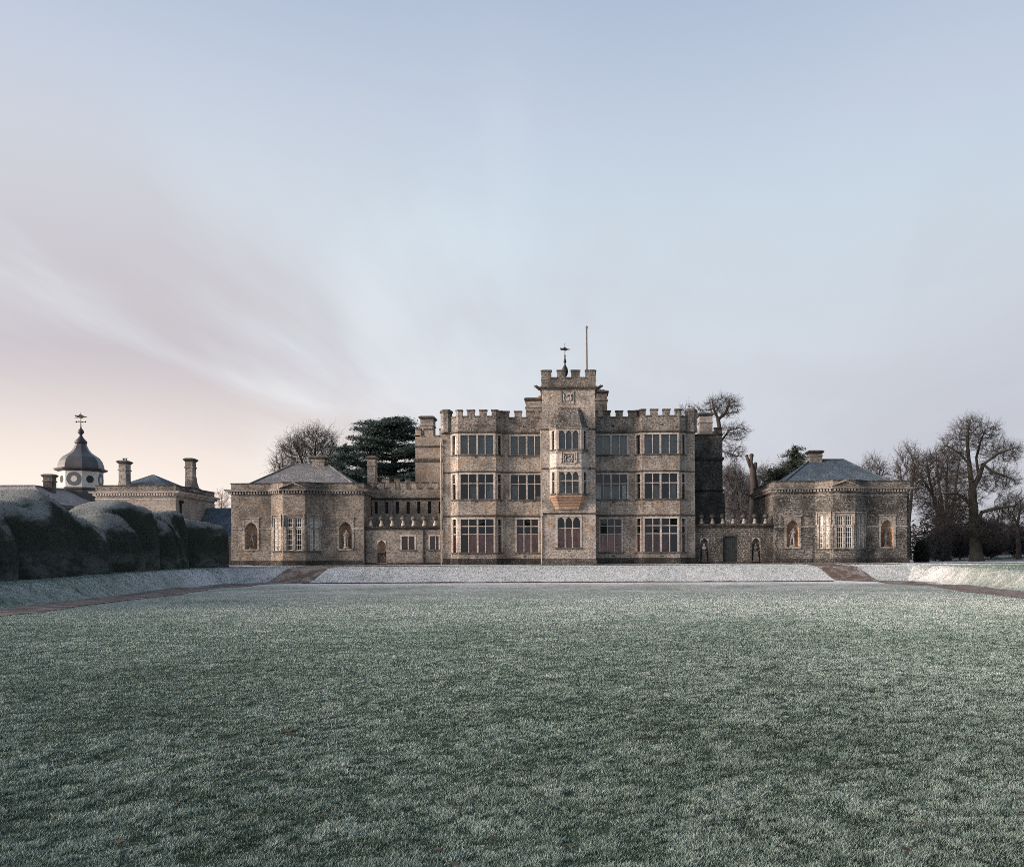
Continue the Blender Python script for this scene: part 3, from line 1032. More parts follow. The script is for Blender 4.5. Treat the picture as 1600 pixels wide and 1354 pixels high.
    for zs_, hs_, os_ in ((5.80, .12, .11), (9.64, .12, .11), (13.10, .14, .13)):
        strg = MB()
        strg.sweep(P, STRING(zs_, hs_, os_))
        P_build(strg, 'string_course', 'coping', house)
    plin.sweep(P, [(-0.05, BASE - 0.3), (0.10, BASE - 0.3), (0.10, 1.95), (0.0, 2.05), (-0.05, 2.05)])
    # octagonal corner pier rising a little above the parapet
    cxp = sx * 10.78
    para.lathe(cxp, YW + 0.26, [(0.52, Z3), (0.52, 14.85)], 8, R(22.5))
    capm.lathe(cxp, YW + 0.26, [(0.60, 14.85), (0.60, 15.0), (0.35, 15.16), (0.02, 15.2)], 8, R(22.5))
    P_build(para, 'parapet', 'house_parapet', house)
    P_build(capm, 'coping', 'coping', house)
    P_build(plin, 'plinth', 'coping_black', house)
# sides, back and flat roof of the main block
for sx in (-1, 1):
    F = Face((-11.08, 96), (-11.08, YW)) if sx < 0 else Face((11.08, YW), (11.08, 96))
    wall.panel(F, BASE, Z3)
    para, capm, strg = MB(), MB(), MB()
    para.panel(F, Z3, ZC)
    battlement(para, capm, F, [(0.9 + i * 1.5, 1.75 + i * 1.5) for i in range(10)], ZC, ZM)
    strg.sweep([F.pt(0, 0, 0)[:2], F.pt(F.L, 0, 0)[:2]], STRING(13.10, 0.14, 0.13))
    P_build(para, 'side_parapet', 'house_parapet', house)
    P_build(capm, 'side_coping', 'coping', house)
    P_build(strg, 'side_string_course', 'coping', house)
wall.panel(Face((11.08, 96), (-11.08, 96)), BASE, ZC)
rf = MB()
rf.hexa([(-11.0, YW + 0.35), (11.0, YW + 0.35), (11.0, 95.9), (-11.0, 95.9)], 13.75, 13.95)
for sx in (-1, 1):
    rf.hexa([(sx * 9.6, YB + .12), (sx * 10.3, YW + .34), (sx * 5.8, YW + .34), (sx * 6.35, YB + .12)][::sx], 13.76, 13.94)
P_build(rf, 'roof', 'lead_dark', house)
for zf in (1.52, 6.3, 10.2):
    fl_ = MB()
    fl_.hexa([(-11.0, YW + 0.4), (11.0, YW + 0.4), (11.0, 95.9), (-11.0, 95.9)], zf, zf + 0.12)
    P_build(fl_, 'floor', 'interior_shade', house)
pt_ = MB()
pt_.box(-11.0, 11.0, 85.0, 85.2, BASE, 13.7)
P_build(pt_, 'dark_backing', 'interior_shade', house)  # added dark sheet behind the front rooms, keeps the panes dark

P_build(wall, 'wall', 'house_stone', house)
# air bricks under the sills
for sx in (-1, 1):
    for (x, y) in ((8.05, YB), (3.9, YW)):
        for z in (2.22, 6.95, 10.85, 13.62):
            vb = MB()
            vb.box(sx * x - 0.14, sx * x + 0.14, y - 0.012, y + 0.05, z - 0.05, z + 0.04)
            P_build(vb, 'vent', 'coping_black', house)
vb = MB()
vb.box(-0.14, 0.14, YT - 0.012, YT + 0.05, 2.62, 2.72)
P_build(vb, 'vent', 'coping_black', house)
# rainwater pipes
for x, y, z1, mt in ((-11.22, 79.9, 12.3, 'downpipe'), (-2.42, 79.86, 13.0, 'downpipe'), (-2.36, 77.93, 5.7, 'downpipe')):
    d = MB()
    d.tube([(x, y, BASE), (x, y, z1)], 0.055, 8)
    d.box(x - 0.11, x + 0.11, y - 0.09, y + 0.12, z1 - 0.05, z1 + 0.25)
    P_build(d, 'downpipe', mt, house)

# ---- the tower
TW = 2.276
tw, tcap, tstr, tpar = MB(), MB(), MB(), MB()
FT = Face((-TW, YT), (TW, YT))
c0 = TW
gw = (c0 - 1.0, c0 + 0.95, 2.95, 5.58)
ofront = (c0 - 1.645, c0 + 1.645, 6.9, 13.1)
tw.panel(FT, BASE, 16.7, [gw], 0.3)
tw.panel(Face((TW, YT), (TW, 83)), BASE, 16.7)
tw.panel(Face((TW, 83), (-TW, 83)), 13.9, 16.7)
tw.panel(Face((-TW, 83), (-TW, YT)), BASE, 16.7)
P_build(tw, 'tower_wall', 'tower_stone', house)
P_window(house, FT, *gw, mull=(gw[0] + 0.65, gw[0] + 1.30), trans=(4.6,), arched=True, surround=0.16,
         curtain=[pink(gw[0], gw[1], 2.95, 4.56)], label='three-light window with arched heads at the foot of the tower')
TP = [(-TW, YT), (TW, YT), (TW, 83), (-TW, 83)]
tpar.sweep(TP, [(0.05, 16.72), (0.05, 17.43), (-0.4, 17.43), (-0.4, 16.72)], True)
for (z, h, o) in ((16.74, 0.30, 0.20),):
    tstr.sweep(TP, [(-0.05, z - h), (0.04, z - h), (o * 0.6, z - h * 0.5), (o, z - h * 0.35), (o, z), (-0.05, z + 0.05)], True)
P_build(tstr, 'tower_cornice', 'coping', house)
for z in (5.90, 9.75, 13.12):
    tstr = MB()
    tstr.sweep([(-TW, 79.9), (-TW, YT), (TW, YT), (TW, 79.9)], STRING(z, 0.11, 0.10))
    P_build(tstr, 'tower_string_course', 'coping', house)
tstr = MB()
tstr.sweep([(-TW, 79.9), (-TW, YT), (TW, YT), (TW, 79.9)], [(-0.05, BASE - .2), (0.12, BASE - .2), (0.12, 1.75), (0.06, 1.9), (0.0, 2.0), (-0.05, 2.0)])
for F, ivs in ((FT, [(0, .80), (1.30, 2.0), (2.5, 3.25), (3.72, FT.L)]), (Face((TW, YT), (TW, 83)), [(0, .8), (1.4, 2.1), (2.8, 3.5), (4.2, 5)]),
               (Face((TW, 83), (-TW, 83)), [(0, .80), (1.30, 2.0), (2.5, 3.25), (3.72, FT.L)]), (Face((-TW, 83), (-TW, YT)), [(0, .8), (1.4, 2.1), (2.8, 3.5), (4.2, 5)])):
    F.a = F.a + F.n * 0.05
    battlement(tpar, tcap, F, ivs, 17.43, 18.15)
P_build(tpar, 'tower_parapet', 'parapet_stone', house)
P_build(tcap, 'tower_coping', 'coping', house)
P_build(tstr, 'tower_plinth', 'coping', house)
tr_ = MB()
tr_.box(-TW + .3, TW - .3, YT + .3, 82.7, 16.5, 16.9)
P_build(tr_, 'tower_roof', 'lead_dark', house)
# gargoyle spouts at the tower corners
for sx in (-1, 1):
    gq = MB()
    gq.tube([(sx * 2.1, YT + 0.5, 16.55), (sx * 2.55, YT + 0.3, 16.62), (sx * 2.80, YT + 0.2, 16.80), (sx * 2.95, YT + 0.12, 16.80)], [0.18, 0.15, 0.13, 0.06], 8)
    P_build(gq, 'gargoyle', 'coping', house, smooth=True)
gq = MB()
gq.tube([(-2.1, YT + 1.2, 15.9), (-2.5, YT + 1.1, 16.05), (-2.72, YT + 1.0, 15.98)], [0.16, 0.15, 0.06], 8)
P_build(gq, 'gargoyle', 'ashlar_warm', house, smooth=True)

# ---- oriel
YO = 77.3
OP = [(-1.645, YT), (-1.06, YO), (1.06, YO), (1.645, YT)]
ow = MB()
wn = []
for a, b_ in zip(OP, OP[1:]):
    F = Face(a, b_)
    if F.L > 1.5:
        o1, o2 = (0.22, F.L - 0.22, 7.55, 9.39), (0.22, F.L - 0.22, 11.30, 12.90)
    else:
        o1, o2 = (0.30, 0.70, 7.55, 9.39), (0.30, 0.70, 11.30, 12.90)
    ow.panel(F, 7.32, 13.08, [o1, o2], 0.2)
    wn.append((F, o1, o2))
P_build(ow, 'oriel_wall', 'ashlar', house)
for F, o1, o2 in wn:
    big = F.L > 1.5
    q = (o1[1] - o1[0]) / 3
    mu = (o1[0] + q, o1[0] + 2 * q) if big else ()
    P_window(house, F, *o1, mull=mu, trans=(8.62,), arched=big, surround=0.07, bar=0.07, curtain=[('blind', 'blind_grey', o1[0], o1[1], 7.55, 8.2, 0.45)] if big else ([('shutter', 'shutter_white', o1[0] + 0.16, o1[1], 7.55, 9.39, 0.155)] if F.n.x < 0 else []))
    P_window(house, F, *o2, mull=mu, arched=big, surround=0.07, bar=0.07, curtain=[('shutter', 'shutter_white', o2[0] + 0.16, o2[1], 11.3, 12.9, 0.155)] if F.n.x < -0.1 else [('blind', 'blind_grey', o2[0], o2[1], 11.3, 12.9, 0.4)])
ot = MB()
for z, h, o in ((13.14, 0.14, 0.10), (9.76, 0.14, 0.11), (11.08, 0.10, 0.07)):
    ot.sweep(OP, STRING(z, h, o))
P_build(ot, 'oriel_string_course', 'ashlar_grey', house)
oc = MB()
steps = [(1.0, 7.42), (1.06, 7.32), (1.06, 7.22), (0.95, 7.12), (0.93, 7.0), (0.83, 6.9), (0.80, 6.78), (0.71, 6.68), (0.68, 6.55), (0.60, 6.45), (0.57, 6.22)]


def oscale(k):
    pr = 0.72 * (k - 0.35) / 0.65
    return [(-1.645 * (0.42 + 0.58 * k), YT + 0.02), (-1.06 * (0.55 + 0.45 * k), YT - max(pr, 0.02)), (1.06 * (0.55 + 0.45 * k), YT - max(pr, 0.02)), (1.645 * (0.42 + 0.58 * k), YT + 0.02)]


for (k0, za), (k1_, zb) in zip(steps, steps[1:]):
    oc.hexa(oscale(k1_), zb, za, oscale(k0)) if zb < za - 1e-6 else None
P_build(oc, 'corbel', 'ashlar_warm', house)
orf = MB()
lev = [(1.0, 13.16, 0.80), (0.93, 13.5, 0.66), (0.82, 14.0, 0.45), (0.70, 14.6, 0.22), (0.58, 14.95, 0.03)]
prev = None
for k, z, pr in lev:
    poly = [(-1.70 * k, YT + 0.02), (-1.12 * k, YT - pr), (1.12 * k, YT - pr), (1.70 * k, YT + 0.02)]
    if prev:
        orf.hexa(prev[0], prev[1], z, poly)
    prev = (poly, z)
P_build(orf, 'oriel_roof', 'stone_slate', house)


def arms(name, x0, x1, z0, z1, y, mat_f, mat_r, brackets=False):
    f = MB()
    w_ = 0.10
    f.box(x0, x0 + w_, y - 0.07, y + .05, z0, z1)
    f.box(x1 - w_, x1, y - 0.07, y + .05, z0, z1)
    f.box(x0 + w_, x1 - w_, y - 0.068, y + .05, z1 - w_, z1)
    f.box(x0 + w_, x1 - w_, y - 0.068, y + .05, z0, z0 + w_)
    if brackets:
        for xx in (x0 - 0.16, x1 + 0.06):
            f.box(xx, xx + 0.10, y - 0.10, y + .05, z0 + 0.25, z1 + 0.05)
            f.ball((xx + 0.05, y - 0.06, z0 + 0.18), 0.10, 8)
    o = P_build(f, name, mat_f, house)
    r_ = MB()
    cxm, czm = (x0 + x1) / 2, (z0 + z1) / 2
    W2 = (x1 - x0) / 2 - w_
    r_.box(x0 + w_, x1 - w_, y - 0.012, y + 0.03, z0 + w_, z1 - w_)
    sh = [(-0.42, 0.1), (-0.42, -0.2), (-0.25, -0.55), (0, -0.72), (0.25, -0.55), (0.42, -0.2), (0.42, 0.1)]
    n = len(sh)
    vs = [(cxm + a * W2, y - 0.075, czm + b_ * W2) for a, b_ in sh] + [(cxm + a * W2 * 1.1, y - 0.01, czm + b_ * W2 * 1.1) for a, b_ in sh]
    r_.add(vs, [tuple(range(n))] + [(i, n + i, n + (i + 1) % n, (i + 1) % n) for i in range(n)])
    r_.ball((cxm, y - 0.06, czm + 0.42 * W2), 0.24 * W2, 8)
    for sgn in (-1, 1):
        r_.tube([(cxm + sgn * 0.48 * W2, y - 0.05, czm - 0.7 * W2), (cxm + sgn * 0.72 * W2, y - 0.06, czm - 0.2 * W2), (cxm + sgn * 0.58 * W2, y - 0.07, czm + 0.3 * W2),
                 (cxm + sgn * 0.78 * W2, y - 0.06, czm + 0.7 * W2), (cxm + sgn * 0.45 * W2, y - 0.05, czm + 0.78 * W2)], [0.10 * W2, 0.15 * W2, 0.17 * W2, 0.12 * W2, 0.08 * W2], 7)
    r_.build('relief', mat_r, o, smooth=False)
    return o


arms('coat_of_arms', -0.66, 0.46, 15.22, 16.36, YT, 'ashlar_grey', 'statue_stone')
arms('coat_of_arms', -0.52, 0.52, 10.02, 11.0, YO, 'ashlar', 'ashlar_grey', True)


# ---- chimneys of the house
def chimney(par, x0, x1, y0, y1, z0, z1, mat='ashlar_grey', cap='coping', base_flare=0.0, pots=False):
    c_ = MB()
    h = z1 - z0
    zc = z1 - min(0.9, h * 0.4)
    c_.box(x0, x1, y0, y1, z0, zc)
    P_ = [(x0, y0), (x1, y0), (x1, y1), (x0, y1)]
    c_.sweep(P_, [(-0.1, zc - 0.1), (0.07, zc - 0.04), (0.07, zc + 0.05), (0.0, zc + 0.11), (0.0, z1 - 0.30), (-0.1, z1 - 0.30)], True)
    if base_flare:
        c_.hexa([(x0 - base_flare, y0 - base_flare), (x1 + base_flare, y0 - base_flare), (x1 + base_flare, y1 + base_flare), (x0 - base_flare, y1 + base_flare)], z0, z0 + h * 0.30,
                [(x0 - .01, y0 - .01), (x1 + .01, y0 - .01), (x1 + .01, y1 + .01), (x0 - .01, y1 + .01)])
    o = P_build(c_, 'chimney', mat, par)
    k_ = MB()
    k_.sweep(P_, [(-0.2, z1 - 0.32), (0.02, z1 - 0.32), (0.16, z1 - 0.16), (0.17, z1 - 0.09), (0.0, z1 + 0.02), (-0.2, z1 + 0.02)], True)
    k_.box(x0 + .15, x1 - .15, y0 + .15, y1 - .15, z1 - 0.31, z1 + 0.03)
    if pots:
        for i in range(3):
            k_.lathe(x0 + (x1 - x0) * (0.3 + 0.22 * i), (y0 + y1) / 2, [(0.05, z1), (0.05, z1 + 0.2), (0.13, z1 + 0.21), (0.13, z1 + 0.25)], 8)
    k_.build('chimney_cap', cap, o)
    return o


chimney(house, -4.0, -2.45, 85.0, 87.0, 13.9, 17.05)
chimney(house, 2.35, 3.60, 85.0, 87.0, 13.9, 17.7, pots=True)

# ---- rear wings
for sx in (-1, 1):
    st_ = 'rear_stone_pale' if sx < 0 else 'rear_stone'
    xo, xi = 14.85, 11.0
    a, b_ = (-xo, 88.0), (-xi, 88.0)
    if sx > 0:
        a, b_ = (xi, 88.0), (xo, 88.0)
    rw, rc, rs = MB(), MB(), MB()
    F = Face(a, b_)
    rw.panel(F, BASE, 13.9)
    side = Face((-xo, 99), (-xo, 88)) if sx < 0 else Face((xo, 88), (xo, 99))
    rw.panel(side, BASE, 13.9)
    rw.panel(Face((max(a[0], b_[0]), 99), (min(a[0], b_[0]), 99)), BASE, 13.9)
    rw.hexa([(min(a[0], b_[0]), 88.05), (max(a[0], b_[0]), 88.05), (max(a[0], b_[0]), 98.95), (min(a[0], b_[0]), 98.95)], 13.5, 13.7)
    iv = [(0, .55), (0.9, 1.75), (2.35, 3.1)] if sx < 0 else [(3.10, F.L)]
    battlement(rw, rc, F, iv, 13.9, 14.65)
    battlement(rw, rc, side, [(i * 1.6 + 0.6, i * 1.6 + 1.5) for i in range(6)], 13.9, 14.65)
    P2 = [(-xo, 99), (-xo, 88), (-xi, 88)] if sx < 0 else [(xi, 88), (xo, 88), (xo, 99)]
    rs.sweep(P2, STRING(11.75, 0.35, 0.16))
    rs.sweep(P2, STRING(12.95 if sx < 0 else 8.6, 0.15, 0.12))
    if sx > 0:
        rw.hexa([(xi, 87.6), (xo + 0.35, 87.6), (xo + 0.35, 98.5), (xi, 98.5)], BASE, 8.25, [(xi, 87.8), (xo + 0.15, 87.8), (xo + 0.15, 98.5), (xi, 98.5)])
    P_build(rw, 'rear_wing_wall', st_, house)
    P_build(rc, 'rear_wing_coping', 'coping' if sx < 0 else 'coping_black', house)
    P_build(rs, 'rear_wing_string_course', 'coping' if sx < 0 else 'coping_black', house)
chimney(house, -14.45, -13.2, 88.6, 90.2, 13.6, 15.95)
chimney(house, 12.75, 14.0, 88.6, 90.2, 13.6, 16.15, mat='ashlar')


# ---- weathervane and flagpole on the tower
def vane(par, x, y, z, s, sgn=1):
    v = MB()
    out = [(-1.0, 0.30), (-0.35, 0.20), (-0.2, 0.42), (0.15, 0.34), (0.55, 0.10), (1.0, 0.04), (1.0, -0.06), (0.5, -0.12), (0.1, -0.30), (-0.35, -0.16), (-1.0, -0.20), (-0.62, -0.02), (-0.95, 0.10)]
    n = len(out)
    P_ = [(x + sgn * a * s, y - 0.03, z + b_ * s) for a, b_ in out]
    Q_ = [(p[0], y + 0.03, p[2]) for p in P_]
    v.add(P_ + Q_, [tuple(range(n)), tuple(range(2 * n - 1, n - 1, -1))] + [(i, n + i, n + (i + 1) % n, (i + 1) % n) for i in range(n)])
    return v


wvn = empty('weathervane', 'black winged weathervane on onion finial above the battlemented tower', 'weathervane', 'weathervanes', (-0.31, 80.3, 16.9))
sp = MB()
sp.lathe(-0.31, 80.3, [(0.10, 16.9), (0.10, 18.0), (0.22, 18.2), (0.29, 18.5), (0.22, 18.8), (0.08, 19.05), (0.05, 19.2), (0.14, 19.35), (0.09, 19.5), (0.05, 19.7), (0.07, 19.9), (0.03, 20.0), (0.025, 21.0)], 12)
P_build(sp, 'finial', 'iron', wvn, smooth=True)
P_build(vane(wvn, -0.31, 80.3, 20.45, 0.45), 'vane', 'iron', wvn)
fp = MB()
fp.lathe(1.62, 80.6, [(0.10, 16.9), (0.09, 17.2), (0.065, 22.3), (0.10, 22.36), (0.10, 22.52), (0.03, 22.6)], 10)
o = P_build(fp, 'flagpole', 'pole_grey', house, smooth=True)
o.parent = None
o.matrix_parent_inverse = Matrix.Identity(4)
tag(o, 'tall bare grey flagpole standing on the tower roof', 'flagpole')

# ================================================================ pavilions
PARAZ, CORT, CORB = 8.75, 8.16, 7.78


def cornice_parts(par, pts, wallmat, closed=True, trim='ashlar', dz=0.0):
    k = MB()
    # frieze moulding, dentil bed, corona
    k.sweep(pts, [(-0.05, 7.40 + dz), (0.03, 7.40 + dz), (0.06, 7.48 + dz), (0.0, 7.52 + dz), (-0.05, 7.52 + dz)], closed)
    k.sweep(pts, [(-0.05, CORB - 0.05 + dz), (0.05, CORB - 0.05 + dz), (0.06, CORB + 0.20 + dz), (0.40, CORB + 0.21 + dz), (0.42, CORT - 0.10 + dz), (0.50, CORT + dz), (-0.05, CORT + 0.04 + dz)], closed)
    n = len(pts)
    for i in range(n if closed else n - 1):
        F = Face(pts[i], pts[(i + 1) % n])
        c_ = max(1, int(F.L / 0.24))
        for j in range(c_):
            u = (j + 0.5) * F.L / c_
            k.obox(F, u - 0.062, u + 0.062, -0.30, -0.055, CORB - 0.01 + dz, CORB + 0.205 + dz)
    P_build(k, 'cornice', trim, par)
    p = MB()
    p.sweep(pts, [(0.0, CORT + 0.03 + dz), (0.0, PARAZ - 0.07 + dz), (-0.35, PARAZ - 0.07 + dz), (-0.35, CORT + 0.03 + dz)], closed)
    P_build(p, 'parapet', 'parapet_stone', par)
    p = MB()
    p.sweep(pts, [(0.06, PARAZ - 0.075 + dz), (0.06, PARAZ + dz), (-0.40, PARAZ + 0.01 + dz), (-0.40, PARAZ - 0.075 + dz)], closed)
    P_build(p, 'coping', 'coping_black', par)


def hip_roof(x0, x1, y0, y1, ze, rx0, rx1, ry, zr):
    r_ = MB()
    vs = [(x0, y0, ze), (x1, y0, ze), (x1, y1, ze), (x0, y1, ze), (rx0, ry, zr), (rx1, ry, zr)]
    r_.add(vs, [(0, 1, 5, 4), (1, 2, 5), (2, 3, 4, 5), (3, 0, 4)])
    return r_


def niche(par, F, u0, u1, z0, z1, frame_m, back_m, fw=0.16, square=True):
    """an arched recess with a rectangular dressed frame; returns nothing, the wall panel must leave the hole open"""
    f = MB()
    if square:
        f.obox(F, u0 - fw, u0 + .01, -0.05, 0.10, z0, z1 + fw + .12)
        f.obox(F, u1 - .01, u1 + fw, -0.05, 0.10, z0, z1 + fw + .12)
        f.obox(F, u0 + .01, u1 - .01, -0.048, 0.10, z1 - .01, z1 + fw + .118)
        f.obox(F, u0 - fw - .06, u1 + fw + .06, -0.12, 0.0, z1 + fw + .125, z1 + fw + .22)
    f.spandrel(F, u0 + .01, u1 - .01, z1 - (u1 - u0) * 0.62, z1 - 0.012, -0.03, 0.35, 0.45)
    f.obox(F, u0 - 0.10, u1 + 0.10, -0.10, 0.10, z0 - 0.14, z0 - 0.004)
    o = P_build(f, 'niche', frame_m, par)
    b_ = MB()
    k = 10
    um, hw = (u0 + u1) / 2, (u1 - u0) / 2
    arc = [(um - hw * math.cos(math.pi * i / k), 0.10 + hw * 1.05 * math.sin(math.pi * i / k)) for i in range(k + 1)]
    for (ua, da), (ub, db) in zip(arc, arc[1:]):
        b_.quad(F.pt(ua, da, z0), F.pt(ub, db, z0), F.pt(ub, db, z1), F.pt(ua, da, z1))
    b_.build('niche_back', back_m, o)


def pavilion(sx, label, wallm, trim, roofm, back_m, rz, chim, whites):
    par = empty('pavilion', label, 'pavilion', 'garden pavilions', (sx * 23.9, 84, BASE))
    L = [(-29.7, YW), (-26.2, YW), (-24.86, 79.0), (-22.9, 79.0), (-21.6, YW), (-18.05, YW)]
    front = L if sx < 0 else [(-x, y) for x, y in reversed(L)]
    xl, xr = front[0][0], front[-1][0]
    pts = front + [(xr, 89.0), (xl, 89.0)]
    wl = MB()
    wins = []
    ztop = CORB
    for i in range(5):
        F = Face(front[i], front[i + 1])
        ops = []
        if i in (0, 4):
            # statue niche: measured on the left pavilion, mirrored on the right
            if (i == 0) == (sx < 0):
                c_ = (-889.5 + 392.5) * 0.05625 + 29.7
            else:
                c_ = (-889.5 + 540) * 0.05625 + 21.6
            if sx > 0:
                c_ = F.L - c_
            nu0, nu1 = c_ - 0.57, c_ + 0.57
            ops.append((nu0, nu1, 2.95, 5.35))
            wl.panel(F, BASE, ztop, ops, 0.12)
            niche(par, F, nu0, nu1, 2.95, 5.35, trim, back_m)
            wins.append(('n', F, c_))
            continue
        if i == 2:
            a0, a1 = 0.30, F.L - 0.30
        else:
            a0, a1 = 0.38, F.L - 0.38
        ops.append((a0, a1, 2.80, 5.65))
        wl.panel(F, BASE, ztop, ops, 0.28)
        P_window(par, F, a0, a1, 2.80, 5.65, king=((a0 + a1) / 2,), trans=(4.74,), surround=0.16, bar=0.09, stone_m=trim, leads=(3, 4, 2, 4.74), hood=True,
                 curtain=[('blind', 'blind_grey', a0, a1, 4.8, 5.65, 0.5)] if (sx > 0 and whites and i < 3) else [])
    for a, b_ in zip(pts[5:], pts[6:] + pts[:1]):
        wl.panel(Face(a, b_), BASE, ztop)
    P_build(wl, 'wall', wallm, par)
    st_ = MB()
    for i in (0, 4):
        F = Face(front[i], front[i + 1])
        c_ = [q[2] for q in wins if q[1].a == F.a][0]
        for ua, ub in ((0, c_ - 0.74), (c_ + 0.74, F.L)):
            st_.obox(F, ua, ub, -0.07, 0.0, 4.66, 4.78)
    P_build(st_, 'string_course', trim, par)
    pl = MB()
    pl.sweep(pts, [(-.05, BASE - .3), (0.09, BASE - .3), (0.09, 1.85), (0.0, 1.95), (-.05, 1.95)], True)
    P_build(pl, 'plinth', 'coping_black', par)
    cornice_parts(par, pts, wallm, True, trim)
    # pediment over the window bay
    F = Face(front[2], front[3])
    pd = MB()
    u0, u1, um = -0.08, F.L + 0.08, F.L / 2
    pk = 8.70
    for (za, zb, d0) in ((CORT + 0.05, pk, -0.10),):
        pd.add([F.pt(u0, d0, za), F.pt(u1, d0, za), F.pt(um, d0, zb - 0.1), F.pt(u0, 0.1, za), F.pt(u1, 0.1, za), F.pt(um, 0.1, zb - 0.1)],
               [(0, 1, 2), (0, 2, 5, 3), (2, 1, 4, 5), (3, 5, 4), (0, 3, 4, 1)])
    for (ua, ub) in ((u0 - 0.12, um), (u1 + 0.12, um)):
        a_, b2 = (ua, CORT + 0.03), (ub, pk + 0.02)
        pd.add([F.pt(a_[0], -0.40, a_[1]), F.pt(b2[0], -0.40, b2[1]), F.pt(b2[0], -0.40, b2[1] - 0.12), F.pt(a_[0], -0.40, a_[1] - 0.02),
                F.pt(a_[0], 0.1, a_[1]), F.pt(b2[0], 0.1, b2[1]), F.pt(b2[0], 0.1, b2[1] - 0.12), F.pt(a_[0], 0.1, a_[1] - 0.02)],
               [(0, 1, 2, 3), (4, 7, 6, 5), (0, 4, 5, 1), (1, 5, 6, 2), (2, 6, 7, 3), (3, 7, 4, 0)])
    for j in range(1, 7):
        u = u0 + (u1 - u0) * j / 7
        zt = CORT + 0.05 + (pk - CORT - 0.25) * (1 - abs(u - um) / (um - u0))
        pd.obox(F, u - 0.05, u + 0.05, -0.26, -0.10, zt - 0.02, zt + 0.10)
    P_build(pd, 'pediment', trim, par)
    rx = sorted((sx * 25.5, sx * 22.4))
    o = P_build(hip_roof(min(xl, xr) + 0.42, max(xl, xr) - 0.42, 80.42, 88.6, 8.25, rx[0], rx[1], 84.4, rz), 'roof', roofm, par)
    hp = MB()
    for ex, rx_ in ((min(xl, xr) + 0.42, rx[0]), (max(xl, xr) - 0.42, rx[1])):
        hp.tube([(ex, 80.42, 8.28), (rx_, 84.4, rz + 0.03)], 0.07, 6)
    hp.tube([(rx[0], 84.4, rz + 0.03), (rx[1], 84.4, rz + 0.03)], 0.08, 6)
    hp.build('ridge_tile', roofm, o)
    cl_ = MB()
    cl_.box(min(xl, xr) + .1, max(xl, xr) - .1, 80.5, 88.8, 7.5, 7.6)
    P_build(cl_, 'ceiling', 'interior_shade', par)
    pn_ = MB()
    pb = [(front[1][0] - 0.6, 80.9), (front[2][0] - 0.1, 80.25), (front[3][0] + 0.1, 80.25), (front[4][0] + 0.6, 80.9)]
    for a, b_ in zip(pb, pb[1:]):
        pn_.panel(Face(a, b_), BASE, 7.5)
    P_build(pn_, 'dark_backing', 'interior_shade', par)  # added dark screen close behind the bay, shuts inside light off the panes
    chimney(par, chim - 0.58, chim + 0.58, 84.0, 85.0, rz - 0.4, rz + 0.72 if sx < 0 else rz + 0.85, cap='coping_black' if sx > 0 else 'coping')
    if sx > 0:
        # return of the wider back range
        bk = MB()
        bk.box(xr - 0.3, xr + 0.52, 80.8, 88.9, BASE, 7.7)
        P_build(bk, 'side_wall', 'pavilion_stone_grey', par)
    return par, wins


pav_l, win_l = pavilion(-1, 'single-storey stone pavilion with frosted grey hipped roof beside the hedge', 'pavilion_stone', 'ashlar_grey', 'slate', 'niche_warm', 10.85, -23.15, False)
pav_r, win_r = pavilion(1, 'single-storey lichen-speckled pavilion with blue slate roof near the bare trees', 'pavilion_stone_grey', 'ashlar_grey', 'slate_blue', 'niche_warm', 11.05, 22.8, True)


# ---- figures of stone
def skin_mesh(name, pts, edges, mat, label, cat, group, levels=2):
    me = bpy.data.meshes.new(name)
    me.from_pydata([p[:3] for p in pts], edges, [])
    o = bpy.data.objects.new(name, me)
    COL.objects.link(o)
    md = o.modifiers.new('skin', 'SKIN')
    for i, p in enumerate(pts):
        sv = me.skin_vertices[0].data[i]
        sv.radius = (p[3], p[3] * (p[4] if len(p) > 4 else 1.0))
        sv.use_root = (i == 0)
    sb = o.modifiers.new('sub', 'SUBSURF')
    sb.levels = sb.render_levels = levels
    dg = bpy.context.evaluated_depsgraph_get()
    dg.update()
    nm = bpy.data.meshes.new_from_object(o.evaluated_get(dg))
    o.modifiers.clear()
    o.data = nm
    nm.materials.clear()
    nm.materials.append(MAT[mat])
    face_uv(nm)
    nm.polygons.foreach_set('use_smooth', [True] * len(nm.polygons))
    if label:
        tag(o, label, cat, group)
    return o


